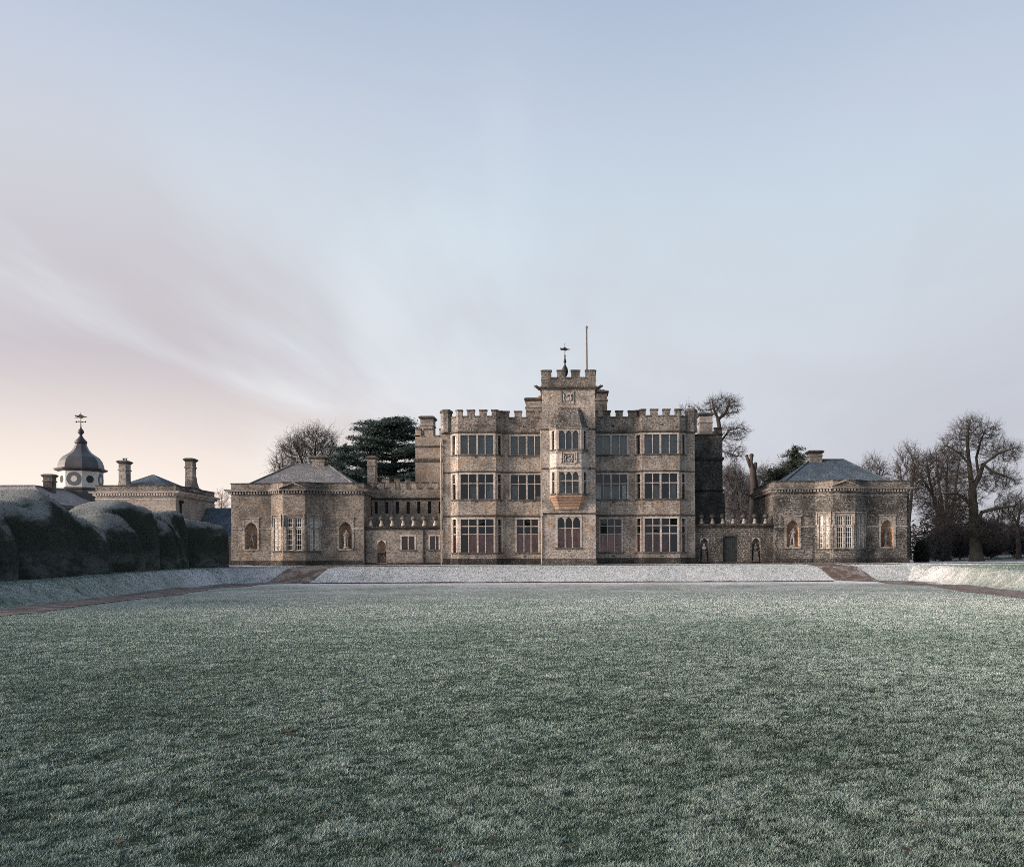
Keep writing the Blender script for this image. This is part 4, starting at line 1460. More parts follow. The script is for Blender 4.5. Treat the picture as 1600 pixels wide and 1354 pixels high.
def figure(loc, H, mat, label, pose, flip=1, cloak=False):
    """standing figure; pose gives hand positions and weight shift, in head-to-foot units"""
    s = H / 1.75
    sh, lh, rh, lf, rf_ = pose
    P_ = [(0.0, 0, 0.95, .15), (0.02 + sh, 0, 1.15, .14), (0.03 + sh, 0, 1.35, .17), (0.03 + sh, 0, 1.50, .065), (0.05 + sh, -0.03, 1.64, .105), (0.05 + sh, -0.02, 1.72, .085),
          (-0.20 + sh, 0, 1.42, .075), (-.28 + sh, 0.02, 1.15, .055), (lh[0], lh[1], lh[2], .045),
          (0.22 + sh, 0, 1.42, .075), (.30 + sh, 0.02, 1.15, .055), (rh[0], rh[1], rh[2], .045),
          (-0.10, 0, 0.88, .11), (-.11 + lf * .5, -0.03, 0.50, .08), (-.10 + lf, 0, 0.08, .055), (-.10 + lf, -0.14, 0.04, .045),
          (0.11, 0, 0.88, .11), (.13 + rf_ * .5, -0.06, 0.50, .08), (.13 + rf_, 0, 0.08, .055), (.13 + rf_, -0.14, 0.04, .045)]
    E_ = [(0, 1), (1, 2), (2, 3), (3, 4), (4, 5), (2, 6), (6, 7), (7, 8), (2, 9), (9, 10), (10, 11), (0, 12), (12, 13), (13, 14), (14, 15), (0, 16), (16, 17), (17, 18), (18, 19)]
    pts = [(flip * p[0] * s, p[1] * s, p[2] * s, p[3] * s) for p in P_]
    o = skin_mesh('statue', pts, E_, mat, label, 'statue', 'statues in niches')
    o.location = loc
    b_ = MB()
    b_.lathe(0, 0, [(0.34 * s, -0.10), (0.34 * s, 0.0), (0.28 * s, 0.04)], 12)
    b_.build('statue_base', mat, o)
    if cloak:
        c_ = MB()
        prof = [(0.26, 0.02), (0.24, 0.4), (0.27, 0.9), (0.26, 1.25), (0.16, 1.46)]
        n = 14
        vs, fs = [], []
        for i in range(n):
            th = R(100 + i * 200 / (n - 1))
            rr = 1 + 0.12 * math.sin(i * 2.2)
            for (r_, z) in prof:
                vs.append((flip * (0.02 + math.cos(th) * r_ * rr) * s, -math.sin(th) * r_ * 0.7 * rr * s, z * s))
        for i in range(n - 1):
            for k in range(4):
                fs.append((i * 5 + k, (i + 1) * 5 + k, (i + 1) * 5 + k + 1, i * 5 + k + 1))
        c_.add(vs, fs)
        c_.build('cloak', mat, o, smooth=True)
    return o


def niche_spot(wins, outer_first):
    return [(q[1].pt(q[2], 0.25, 3.06)) for q in wins]


sl = niche_spot(win_l, 0)
sr = niche_spot(win_r, 0)
figure(sl[0], 1.50, 'statue_dark', 'dark mottled statue with raised arm in niche nearest the hedge', (0.03, (-0.42, -0.1, 1.45), (0.32, -0.14, 0.95), -0.06, 0.10))
figure(sl[1], 1.58, 'statue_stone', 'pale cloaked statue in niche right of the left bay window', (-0.03, (-0.14, -0.2, 1.22), (0.16, -0.18, 1.05), 0.02, -0.02), cloak=True)
figure(sr[0], 1.58, 'statue_stone', 'pale nude statue leaning sideways in niche of right pavilion', (0.07, (-0.34, -0.05, 0.85), (0.10, -0.2, 1.3), -0.10, 0.05))
figure(sr[1], 1.52, 'statue_dark', 'dark weathered statue in niche nearest the bare trees', (0.0, (-0.30, -0.14, 0.92), (0.34, -0.06, 0.88), 0.0, 0.03), cloak=True)

# ================================================================ link buildings
YL = 80.45


def finial(x, y, z, label, mat, group):
    r_ = empty('ball_finial', label, 'finial', group, (x, y, z))
    b_ = MB()
    b_.lathe(0, 0, [(0.20, 0.0), (0.19, 0.10), (0.13, 0.30), (0.10, 0.42), (0.13, 0.46)], 12)
    b_.build('pedestal', 'ashlar' if mat != 'coping_black' else 'ashlar_grey', r_, smooth=True)
    b_ = MB()
    b_.ball((0, 0, 0.68), 0.245, 12)
    b_.build('ball', mat, r_, smooth=True)


ORD = ['leftmost', 'second', 'third', 'middle', 'fifth', 'sixth', 'rightmost']


def bust(x, y, z, mat, label):
    pts = [(0, 0, 0.95, .10), (0, 0, 1.12, .20), (0, 0, 1.22, .19), (0, -0.01, 1.34, .07), (0, -0.03, 1.50, .115), (0, -0.02, 1.60, .09), (-.22, 0, 1.20, .10), (.22, 0, 1.20, .10)]
    o = skin_mesh('bust', pts, [(0, 1), (1, 2), (2, 3), (3, 4), (4, 5), (2, 6), (2, 7)], mat, label, 'bust', 'busts in niches of the screen wall')
    o.location = (x, y, z)
    b_ = MB()
    b_.hexa([(-.24, -.2), (.24, -.2), (.24, .2), (-.24, .2)], 0, 0.88, [(-.18, -.15), (.18, -.15), (.18, .15), (-.18, .15)])
    b_.box(-.24, .24, -.2, .2, 0.88, 0.95)
    b_.build('pedestal', 'statue_dark', o)


# ---- left link wing
lk = empty('link_wing', 'low battlemented wing with slit windows between house and left pavilion', 'wing', loc=(-14.6, 83, BASE))
X0, X1 = -18.0, -11.12
FL = Face((X0, YL), (X1, YL))
nx0, nx1 = PX(589.5, 850, YL)[0] - X0, PX(603, 850, YL)[0] - X0
w1 = (PX(627.5, 0, YL)[0] - X0, PX(648, 0, YL)[0] - X0, 2.86, 4.06)
w2 = (PX(671.8, 0, YL)[0] - X0, PX(685.7, 0, YL)[0] - X0, 2.86, 4.06)
lw = MB()
lw.panel(FL, BASE, 4.66, [(nx0, nx1, BASE + 0.25, 3.72), w1, w2], 0.22)
lw.hexa([(X0, YL + 0.3), (X1, YL + 0.3), (X1, 83.0), (X0, 83.0)], 4.5, 4.62)
YU = 83.0
FU = Face((X0, YU), (X1, YU))
sl_ = [(0.40 + i * 0.975 - 0.15, 0.40 + i * 0.975 + 0.15, 6.18, 7.26) for i in range(7)]
sl_ = [q for q in sl_ if q[1] < FU.L - .02]
lw.panel(FU, 4.5, 8.42, sl_, 0.30)
lw.panel(Face((X1, 88), (X0, 88)), BASE, 8.42)
lw.panel(Face((X0, 88), (X0, YU)), BASE, 8.42)
mer = [(PX(a, 0, YU)[0] - X0, PX(b_, 0, YU)[0] - X0) for a, b_ in ((575, 584), (591.5, 601), (608.7, 617.6), (625.9, 635.3), (642, 651.3), (659.6, 668.5), (676, 684.5))]
lc = MB()
battlement(lw, lc, FU, mer, 8.42, 9.06)
# parapet of the range behind
FB = Face((-17.6, 89.0), (-11.2, 89.0))
lw.panel(FB, 8.0, 9.05)
battlement(lw, lc, FB, [(PX(a, 0, 89)[0] + 17.6, PX(b_, 0, 89)[0] + 17.6) for a, b_ in ((598, 608), (616.4, 624.7), (633.6, 642))], 9.05, 9.95)
lw.hexa([(X0 + .05, YU + .3), (X1, YU + .3), (X1, 88.9), (X0 + .05, 88.9)], 7.9, 8.1)
P_build(lw, 'wall', 'link_stone', lk)
P_build(lc, 'coping', 'coping', lk)
ls = MB()
ls.sweep([(X0, YU), (X1, YU)], STRING(7.58, 0.16, 0.13))
ls.sweep([(X0, YL), (X1, YL)], [(-.3, 4.60), (0.03, 4.60), (0.14, 4.74), (0.22, 4.80), (0.22, 4.92), (-.3, 4.95)])
P_build(ls, 'cornice', 'coping_black', lk)
lp = MB()
lp.sweep([(X0, YL), (X1, YL)], [(-.3, BASE - .3), (0.16, BASE - .3), (0.16, 1.66), (0.0, 1.70), (-.3, 1.70)])
P_build(lp, 'plinth', 'coping_black', lk)
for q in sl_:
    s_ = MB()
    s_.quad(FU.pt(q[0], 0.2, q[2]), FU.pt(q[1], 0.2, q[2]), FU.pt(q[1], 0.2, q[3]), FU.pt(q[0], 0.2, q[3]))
    P_build(s_, 'slit_window', 'interior_shade', lk)
for q in (w1, w2):
    P_window(lk, FL, *q, mull=((q[0] + q[1]) / 2,) if q is w1 else (q[0] + 0.5,), surround=0.12, curtain=[('shutter', 'shutter_brown', q[0], q[1], q[2], q[3], 0.19)])
niche(lk, FL, nx0, nx1, BASE + 0.25, 3.72, 'ashlar', 'niche_warm', square=False)
d = MB()
xd = PX(662, 0, YL)[0]
d.tube([(xd, YL - 0.08, BASE), (xd, YL - 0.08, 4.6)], 0.07, 8)
P_build(d, 'downpipe', 'downpipe_dark', lk)
chimney(lk, PX(576, 0, 87)[0], PX(588, 0, 87)[0], 86.6, 87.6, 8.0, 11.85)
for i, px in enumerate((579, 596, 613, 630, 646.5, 663, 680)):
    finial(PX(px, 0, YL)[0], YL + 0.08, 4.94, f'{ORD[i]} of seven dark ball finials below the slit windows', 'statue_dark', 'ball finials on the left link wing')
# a dark three-sided stone seat stands in the niche
xs0 = (nx0 + nx1) / 2 + X0
se = empty('stone_seat', 'dark arched stone support standing in low niche of the left link wing', 'stone seat', loc=(xs0, YL + 0.2, BASE + 0.27))
for sgn in (-1, 1):
    b_ = MB()
    b_.tube([(sgn * 0.30, 0, 0), (sgn * 0.27, 0, 0.45), (sgn * 0.20, 0, 0.75), (sgn * 0.05, 0, 0.88)], [0.11, 0.10, 0.12, 0.13], 8)
    b_.build('leg', 'statue_dark', se, smooth=True)
b_ = MB()
b_.box(-0.30, 0.30, -0.16, 0.16, 0.86, 0.98)
b_.build('seat', 'statue_dark', se)

# ---- right screen wall
scn = empty('screen_wall', 'dark lichened screen wall with door between house and right pavilion', 'wall', loc=(14.6, 80.8, BASE))
X0, X1 = 11.12, 18.0
FS = Face((X0, YL), (X1, YL))


def u_of(px):
    return PX(px, 0, YL)[0] - X0


n1_ = (u_of(1093.5), u_of(1108), BASE + 0.25, 3.78)
dr = (u_of(1129.5), u_of(1152), BASE + 0.02, 3.95)
n2_ = (u_of(1174.5), u_of(1188.5), BASE + 0.25, 3.80)
sw = MB()
sw.panel(FS, BASE, 4.66, [n1_, dr, n2_], 0.25)
sw.panel(Face((X1, YL + .8), (X0, YL + .8)), BASE, 4.66)
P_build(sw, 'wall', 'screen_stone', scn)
s_ = MB()
s_.sweep([(X0, YL), (X1, YL)], [(-.85, 4.62), (0.03, 4.62), (0.16, 4.78), (0.25, 4.84), (0.25, 5.0), (-.85, 5.03)])
P_build(s_, 'cornice', 'coping_black', scn)
s_ = MB()
s_.sweep([(X0, YL), (X1, YL)], [(-.1, BASE - .3), (0.10, BASE - .3), (0.10, 1.66), (0.0, 1.70), (-.1, 1.70)])
P_build(s_, 'plinth', 'coping_black', scn)
niche(scn, FS, *n1_, 'ashlar_grey', 'link_stone', square=False)
niche(scn, FS, *n2_, 'ashlar_grey', 'link_stone', square=False)
dm = MB()
for i in range(7):
    wq = (dr[1] - dr[0]) / 7
    dm.obox(FS, dr[0] + i * wq + .012, dr[0] + (i + 1) * wq - .006, 0.16, 0.24, dr[2], dr[3] - .02)
dm.obox(FS, dr[0], dr[1], 0.20, 0.25, dr[2], dr[3])
dm.spandrel(FS, dr[0] + .005, dr[1] - .005, dr[3] - 0.22, dr[3] - .005, 0.02, 0.19, 0.0)
do = P_build(dm, 'door', 'door_green', scn)
hd = MB()
hd.ball(FS.pt(dr[1] - 0.2, 0.12, 2.6), 0.05, 8)
hd.build('handle', 'iron', do)
for i, px in enumerate((1096.5, 1114, 1130, 1146, 1163, 1180, 1197)):
    finial(PX(px, 0, YL)[0], YL + 0.1, 5.02, f'{ORD[i]} of seven black ball finials on the screen wall', 'coping_black', 'ball finials on the screen wall')
bust(PX(1100.5, 0, YL)[0], YL + 0.22, BASE + 0.27, 'statue_stone', 'pale bust on pedestal in niche beside the house')
bust(PX(1181.5, 0, YL)[0], YL + 0.22, BASE + 0.27, 'statue_dark', 'dark greenish bust on pedestal in niche right of the green door')

# ================================================================ service block and stables
sv = empty('service_block', 'square stone block with two tall chimneys rising behind the hedge', 'building', loc=(-40, 88.5, BASE))
SP_ = [(-43.7, 84.0), (-36.3, 84.0), (-36.3, 93.2), (-43.7, 93.2)]
sw = MB()
for i in range(4):
    sw.panel(Face(SP_[i], SP_[(i + 1) % 4]), BASE - .2, CORB + .2)
P_build(sw, 'wall', 'service_stone', sv)
cornice_parts(sv, SP_, 'service_stone', True, 'ashlar', 0.22)
P_build(hip_roof(-43.2, -36.8, 84.5, 92.7, 8.5, -40.5, -40.3, 88.4, 10.35), 'roof', 'slate_blue', sv)
chimney(sv, -42.0, -41.35, 84.9, 85.9, 8.5, 11.35, mat='ashlar_grey', base_flare=0.12, pots=True)
# chimney on the flank, the parapet sweeps up to it
swp = MB()
prof = [(-1.9, 8.9), (-1.0, 9.1), (-0.55, 9.6), (-0.42, 10.1), (0.42, 10.1), (0.55, 9.6), (1.0, 9.1), (1.9, 8.9), (1.9, 8.6), (-1.9, 8.6)]
n = len(prof)
yc = 88.2
swp.add([(-36.24, yc + a, z) for a, z in prof] + [(-36.66, yc + a, z) for a, z in prof],
        [tuple(range(n)), tuple(range(2 * n - 1, n - 1, -1))] + [(i, n + i, n + (i + 1) % n, (i + 1) % n) for i in range(n)])
P_build(swp, 'parapet_sweep', 'parapet_stone', sv)
chimney(sv, -36.98, -36.28, 87.7, 88.6, 8.6, 11.85, mat='ashlar_grey', base_flare=0.05)
dp = MB()
dp.tube([(-36.2, 84.9, 4), (-36.2, 84.9, 7.5)], 0.09, 8)
dp.box(-36.3, -35.95, 84.75, 85.05, 7.3, 7.6)
P_build(dp, 'downpipe', 'iron', sv)

lb = empty('outbuilding', 'low dark slate roofed outbuilding between service block and left pavilion', 'outbuilding', loc=(-33, 90, BASE))
q = MB()
for a, b_ in (((-36.25, 88.0), (-29.75, 88.0)), ((-29.75, 88.0), (-29.75, 94)), ((-29.75, 94), (-36.25, 94)), ((-36.25, 94), (-36.25, 88))):
    q.panel(Face(a, b_), BASE, 4.4)
P_build(q, 'wall', 'link_stone', lb)
q = MB()
q.add([(-36.25, 87.7, 4.35), (-29.72, 87.7, 4.35), (-29.72, 91.2, 7.25), (-36.25, 91.2, 7.25), (-36.25, 94.4, 4.35), (-29.72, 94.4, 4.35)],
      [(0, 1, 2, 3), (3, 2, 5, 4), (0, 3, 4), (1, 5, 2)])
P_build(q, 'roof', 'slate_blue', lb)

stb = empty('stable_range', 'long stable range with frosted slate roof at far left', 'stable', loc=(-60, 92, BASE))
q = MB()
yE, yR, xE, xR, zE, zR = 88.0, 91.2, -50.4, -53.6, 7.6, 9.5
q.add([(-95, yE, zE), (xE, yE, zE), (xR, yR, zR), (-95, yR, zR)], [(0, 1, 2, 3)])
q.add([(xE, yE, zE), (xE, 120, zE), (xR, 120, zR), (xR, yR, zR)], [(0, 1, 2, 3)])
q.add([(-95, yR, zR), (xR, yR, zR), (xR - 3.2, yR + 3.2, zE), (-95, yR + 3.2, zE)], [(0, 1, 2, 3)])
q.add([(xR, yR, zR), (xR, 120, zR), (xR - 3.2, 120, zE), (xR - 3.2, yR + 3.2, zE)], [(0, 1, 2, 3)])
ro = P_build(q, 'roof', 'slate_frost', stb)
q = MB()
q.tube([(xE, yE, zE + .03), (xR, yR, zR + .04)], 0.10, 6)
q.tube([(-95, yR, zR + .04), (xR, yR, zR + .04), (xR, 120, zR + .04)], 0.10, 6)
q.build('ridge_tile', 'slate', ro)
q = MB()
for a, b_ in (((-95, yE + .3), (xE - .3, yE + .3)), ((xE - .3, yE + .3), (xE - .3, 119.8)), ((xE - .3, 119.8), (xR - 3, 119.8)), ((xR - 3, 119.8), (xR - 3, yR + 3.2)), ((xR - 3, yR + 3.2), (-95, yR + 3.2))):
    q.panel(Face(a, b_), BASE - .2, zE + .05)
P_build(q, 'wall', 'rear_stone', stb)
q = MB()
q.sweep([(-95, yE), (xE, yE), (xE, 120)], [(-.3, zE - .35), (0.02, zE - .35), (0.06, zE - .02), (-.3, zE - .02)])
P_build(q, 'eaves', 'lead_dark', stb)
chimney(stb, -53.5, -52.6, 92.6, 93.4, 9.0, 10.85, mat='rear_stone')

# cupola
ccx, ccy = -53.6, 100.0
cup = empty('cupola', 'octagonal white clock cupola with dark lead ogee dome above the stables', 'cupola', loc=(ccx, ccy, 9.2))
rot = R(90 + 22.5 + 8)
q = MB()
q.lathe(ccx, ccy, [(2.30, 8.6), (2.30, 9.75), (2.42, 9.8), (2.42, 9.95), (2.20, 10.0)], 8, rot)
P_build(q, 'cupola_base', 'lead', cup)
q = MB()
q.lathe(ccx, ccy, [(2.20, 9.95), (2.20, 11.85)], 8, rot)
P_build(q, 'drum', 'render_white', cup)
apo = 2.20 * math.cos(R(22.5))
for k in range(8):
    th = rot + R(22.5) + k * R(45)
    n_ = Vector((math.cos(th), math.sin(th), 0))
    t_ = Vector((-n_.y, n_.x, 0))
    c_ = Vector((ccx, ccy, 10.88)) + n_ * apo

    def disc(r_, d0, d1, r2=0.0):
        mbq = MB()
        K = 24
        vs, fs = [], []
        for i in range(K):
            a = 2 * math.pi * i / K
            e = t_ * math.cos(a) + Vector((0, 0, 1)) * math.sin(a)
            vs += [c_ + e * r_ + n_ * d1, c_ + e * r_ + n_ * d0, c_ + e * max(r2, 0.001) + n_ * d1]
        for i in range(K):
            j = (i + 1) % K
            fs += [(i * 3, j * 3, j * 3 + 1, i * 3 + 1), (i * 3 + 2, j * 3 + 2, j * 3, i * 3)]
        mbq.add(vs, fs)
        return mbq
    if k % 2 == 1:
        P_build(disc(0.74, -0.05, 0.05, 0.34), 'clock_dial', 'clock_blue', cup)
        o = P_build(disc(0.34, -0.05, 0.03), 'clock_centre', 'render_white', cup)
    else:
        P_build(disc(0.40, -0.05, 0.02), 'round_window', 'louvre_dark', cup)
q = MB()
q.lathe(ccx, ccy, [(2.2, 11.75), (2.62, 11.92), (2.66, 12.08), (2.30, 12.12)], 8, rot)
P_build(q, 'eaves', 'lead_dark', cup)
q = MB()
q.lathe(ccx, ccy, [(2.32, 12.10), (2.28, 12.45), (2.12, 12.95), (1.82, 13.38), (1.40, 13.66), (1.05, 13.92), (0.80, 14.25), (0.62, 14.65), (0.55, 14.9)], 8, rot)
P_build(q, 'dome', 'lead', cup)
q = MB()
q.lathe(ccx, ccy, [(0.55, 14.85), (0.62, 14.95), (0.64, 15.10), (0.48, 15.3), (0.26, 15.55), (0.16, 15.75), (0.14, 15.9), (0.30, 16.05), (0.33, 16.2), (0.25, 16.4), (0.10, 16.55), (0.06, 16.8), (0.04, 17.4), (0.03, 18.3)], 12)
P_build(q, 'finial', 'lead_dark', cup, smooth=True)
wv2 = empty('weathervane', 'black weathervane with compass arms on the white cupola', 'weathervane', 'weathervanes', (ccx, ccy, 16.9))
P_build(vane(wv2, ccx - 0.0, ccy, 17.85, 0.66), 'vane', 'iron', wv2)
q = MB()
q.tube([(ccx - 0.5, ccy, 17.3), (ccx + 0.5, ccy, 17.3)], 0.03, 6)
q.tube([(ccx, ccy - 0.5, 17.3), (ccx, ccy + 0.5, 17.3)], 0.03, 6)
q.ball((ccx - .5, ccy, 17.3), 0.09, 6)
q.ball((ccx + .5, ccy, 17.3), 0.09, 6)
P_build(q, 'compass_arm', 'iron', wv2)


# ================================================================ trees
def segs_mesh(P0, P1, R0, R1, n):
    P0, P1 = np.asarray(P0, float), np.asarray(P1, float)
    R0, R1 = np.asarray(R0, float), np.asarray(R1, float)
    d = P1 - P0
    L = np.linalg.norm(d, axis=1, keepdims=True)
    d = d / np.maximum(L, 1e-9)
    ref = np.where(np.abs(d[:, 2:3]) > 0.9, np.array([[1.0, 0, 0]]), np.array([[0, 0, 1.0]]))
    a = np.cross(d, ref)
    a /= np.linalg.norm(a, axis=1, keepdims=True)
    b_ = np.cross(d, a)
    m_ = len(P0)
    V = np.empty((m_, 2, n, 3))
    for k in range(n):
        th = 2 * math.pi * k / n
        e = a * math.cos(th) + b_ * math.sin(th)
        V[:, 0, k] = P0 + e * R0[:, None]
        V[:, 1, k] = P1 + e * R1[:, None]
    base_ = (np.arange(m_) * 2 * n)[:, None, None]
    k = np.arange(n)
    q_ = np.stack([k, (k + 1) % n, n + (k + 1) % n, n + k], 1)[None]
    return V.reshape(-1, 3), (base_ + q_).reshape(-1, 4)


def ell(cx, cy, cz, rx, ry, rz, n, rng, shell=0.45):
    v = rng.normal(size=(n, 3))
    v /= np.linalg.norm(v, axis=1, keepdims=True)
    r_ = rng.random(n) ** shell
    return np.array([cx, cy, cz]) + v * r_[:, None] * np.array([rx, ry, rz])


def colonize(stems, att, step, infl, kill, iters, rng, up=0.05):
    nodes, par = [], []
    for st in stems:
        prev = -1
        for i, p in enumerate(st):
            if i == 0:
                # join to the nearest existing node when the stem starts on one
                j = -1
                for qi, qn in enumerate(nodes):
                    if (Vector(p) - qn).length < 0.05:
                        j = qi
                if j >= 0:
                    prev = j
                    continue
            nodes.append(Vector(p))
            par.append(prev)
            prev = len(nodes) - 1
    att = [Vector(a) for a in att]
    kids = {}
    for it in range(iters):
        kd = KDTree(len(nodes))
        for i, nd in enumerate(nodes):
            kd.insert(nd, i)
        kd.balance()
        pull = {}
        owner = {}
        rest = []
        for a in att:
            co, idx, dist = kd.find(a)
            if dist < kill:
                continue
            if dist >= infl:
                rest.append(a)
            else:
                owner.setdefault(idx, []).append(a)
                dv = (a - nodes[idx]) / dist
                if idx in pull:
                    pull[idx] += dv
                else:
                    pull[idx] = dv.copy()
        if not pull:
            break
        grew = False
        for idx, dv in pull.items():
            rest += owner[idx]
            if dv.length < 1e-4:
                continue
            dv = dv.normalized() + Vector(rng.normal(0, 0.22, 3)) + Vector((0, 0, up))
            dv.normalize()
            ks = kids.setdefault(idx, [])
            if len(ks) >= 3 or any(k.dot(dv) > 0.94 for k in ks):
                if rng.random() < 0.35:
                    del rest[-len(owner[idx]):]
                continue
            ks.append(dv)
            nodes.append(nodes[idx] + dv * step)
            par.append(idx)
            grew = True
        att = rest
    return np.array([tuple(v) for v in nodes]), np.array(par)


def bare_tree(name, label, base, stems, att, seed, step=0.55, infl=6.0, kill=1.1, iters=90, tip=0.012, rexp=1.95, rmin_trunk=0.0, twigs=4, twig_len=1.0, twig_r=0.016,
              bark='bark_dark', twigm='twig', flare=1.5, group='bare winter trees', cat='tree', up=0.05, droop=0.0, rmax=None, spread=0.75):
    rng = np.random.default_rng(seed)
    step, kill, iters = step * 0.66, kill * 0.50, 150
    N, par = colonize(stems, att, step, infl, kill, iters, rng, up)
    n = len(N)
    rad = np.zeros(n)
    kidc = np.zeros(n, int)
    for i in range(n):
        if par[i] >= 0:
            kidc[par[i]] += 1
    acc = np.zeros(n)
    for i in range(n - 1, -1, -1):
        rad[i] = (tip ** rexp if kidc[i] == 0 else acc[i]) ** (1 / rexp)
        if par[i] >= 0:
            acc[par[i]] += rad[i] ** rexp
    # parents always come before children, except stems that join: fine for this ordering
    if rmax:
        sc_ = rmax / rad.max()
        rad = tip + (rad - tip) * max(sc_, 0.2) if rad.max() > tip else rad
    z0 = base[2]
    fl_ = 1 + (flare - 1) * np.exp(-np.maximum(N[:, 2] - z0, 0) / 0.7)
    has = par >= 0
    i1 = np.nonzero(has)[0]
    i0 = par[i1]
    big = rad[i1] > 0.10
    root = empty(name, label, cat, group, base)
    inv = Matrix.Translation(-Vector(base))

    def add(nm, V, Q, mt, smooth):
        o = np_mesh(nm, V, Q, mt, root, smooth)
        o.matrix_parent_inverse = inv
        return o
    V, Q = segs_mesh(N[i0][big], N[i1][big], (rad * fl_)[i0][big] * 0 + np.minimum((rad * fl_)[i0][big], (rad * fl_)[i1][big] * 1.25), (rad * fl_)[i1][big], 9)
    if big.any():
        add('trunk', V, Q, bark, True)
    sm = ~big
    V1, Q1 = segs_mesh(N[i0][sm], N[i1][sm], np.minimum(rad[i0][sm], rad[i1][sm] * 1.4), rad[i1][sm], 4)
    # twigs
    thin = np.nonzero((rad < tip * 3.2 * (rmax / 0.45 if rmax else 1.0) ** 0.3) & has)[0]
    src = np.repeat(thin, twigs)
    m_ = len(src)
    dirs = N[src] - N[par[src]]
    dirs /= np.linalg.norm(dirs, axis=1, keepdims=True) + 1e-9
    out = N[src] - np.array([np.mean(N[:, 0]), np.mean(N[:, 1]), np.mean(N[:, 2]) - 2])
    out /= np.linalg.norm(out, axis=1, keepdims=True) + 1e-9
    d = dirs * 0.5 + out * 0.45 + rng.normal(0, spread * 0.62, (m_, 3))
    d[:, 2] += up * 2 - droop
    d /= np.linalg.norm(d, axis=1, keepdims=True)
    p = N[src] - dirs * step * rng.random((m_, 1))
    ln = twig_len * (0.35 + 0.8 * rng.random((m_, 1)))
    A0, A1, B0, B1 = [], [], [], []
    r0 = np.full(m_, twig_r)
    for sgm in range(3):
        p2 = p + d * ln / 3
        A0.append(p)
        A1.append(p2)
        B0.append(r0 * (1 - sgm * 0.25))
        B1.append(r0 * (1 - (sgm + 1) * 0.25))
        # side shoot
        sd_ = d + rng.normal(0, 0.7, (m_, 3))
        sd_ /= np.linalg.norm(sd_, axis=1, keepdims=True)
        A0.append(p2)
        A1.append(p2 + sd_ * ln * 0.33)
        B0.append(r0 * 0.6)
        B1.append(r0 * 0.3)
        d = d + rng.normal(0, 0.25, (m_, 3))
        d[:, 2] += 0.08
        d /= np.linalg.norm(d, axis=1, keepdims=True)
        p = p2
    V2, Q2 = segs_mesh(np.concatenate(A0), np.concatenate(A1), np.concatenate(B0), np.concatenate(B1), 3)
    ob = add('branches', V1, Q1, bark, False)
    add('crown', V2, Q2, twigm, False)
    return root


def stem(pts, k=4):
    out = []
    for a, b_ in zip(pts, pts[1:]):
        a, b_ = Vector(a), Vector(b_)
        m_ = max(1, int((b_ - a).length / 0.40))
        out += [tuple(a.lerp(b_, i / m_)) for i in range(m_)]
    out.append(tuple(pts[-1]))
    return out


def EP(px, py, Y, rx, ry, n, rng, depth=0.8, shell=0.45):
    n = int(n * 2.6)
    """attractors in an ellipsoid seen at (px,py) with half-sizes in photograph pixels, at depth Y"""
    c_ = PX(px, py, Y)
    k = Y / FPX
    return ell(c_[0], c_[1], c_[2], rx * k, rx * k * depth, ry * k, n, rng, shell)


def gz(x, y):
    return float(height(np.array(x), np.array(y)))


TR = np.random.default_rng(5)

# left tree: fan of stems behind the left pavilion
Y = 125.0
bx = PX(490, 870, Y)[0]
b0 = (bx, Y, gz(bx, Y))
st = [stem([b0, (bx + .2, Y, 5), (bx - .3, Y, 9)]),
      stem([(bx - .3, Y, 9), PX(478, 735, Y), PX(466, 705, Y)]), stem([(bx - .3, Y, 9), PX(491, 735, Y), PX(493, 705, Y), PX(494, 690, Y)]),
      stem([(bx - .3, Y, 9), PX(505, 745, Y), PX(515, 715, Y)]), stem([(bx - .3, Y, 9), PX(460, 752, Y), PX(438, 733, Y)])]
at_ = np.concatenate([EP(494, 702, Y, 34, 34, 700, TR), EP(463, 715, Y, 30, 34, 480, TR), EP(440, 732, Y, 16, 12, 130, TR), EP(520, 725, Y, 22, 26, 280, TR)])
bare_tree('bare_tree', 'fan-shaped bare tree rising behind the left pavilion roof', b0, st, at_, 21, step=0.6, kill=1.15, infl=15, twigs=4, twig_len=1.7, twigm='twig', up=0.14, rmax=0.33, twig_r=0.02)

# tree behind the house, right
Y = 112.0
bx = PX(1128, 870, Y)[0]
b0 = (bx, Y, gz(bx, Y))
st = [stem([b0, PX(1118, 780, Y), PX(1120, 700, Y), PX(1125, 668, Y), PX(1123, 655, Y)]), stem([PX(1123, 655, Y), PX(1116, 638, Y), PX(1114, 628, Y)]),
      stem([PX(1123, 655, Y), PX(1135, 645, Y), PX(1141, 630, Y)]), stem([PX(1120, 700, Y), PX(1140, 672, Y + 1), PX(1156, 668, Y + 1)]),
      stem([PX(1120, 700, Y), PX(1138, 708, Y - 1), PX(1152, 712, Y - 1)]), stem([PX(1120, 700, Y), PX(1098, 690, Y), PX(1084, 660, Y)])]
at_ = np.concatenate([EP(1130, 636, Y, 30, 18, 620, TR), EP(1150, 676, Y, 20, 17, 330, TR), EP(1148, 706, Y, 18, 14, 220, TR), EP(1080, 650, Y, 22, 18, 300, TR), EP(1140, 740, Y, 20, 16, 160, TR)])
bare_tree('bare_tree', 'gnarled dark bare tree behind the right corner of the house', b0, st, at_, 22, step=0.5, kill=1.0, infl=13, twigs=4, twig_len=0.9, twigm='bark_dark', up=0.0, rmax=0.42, twig_r=0.018)

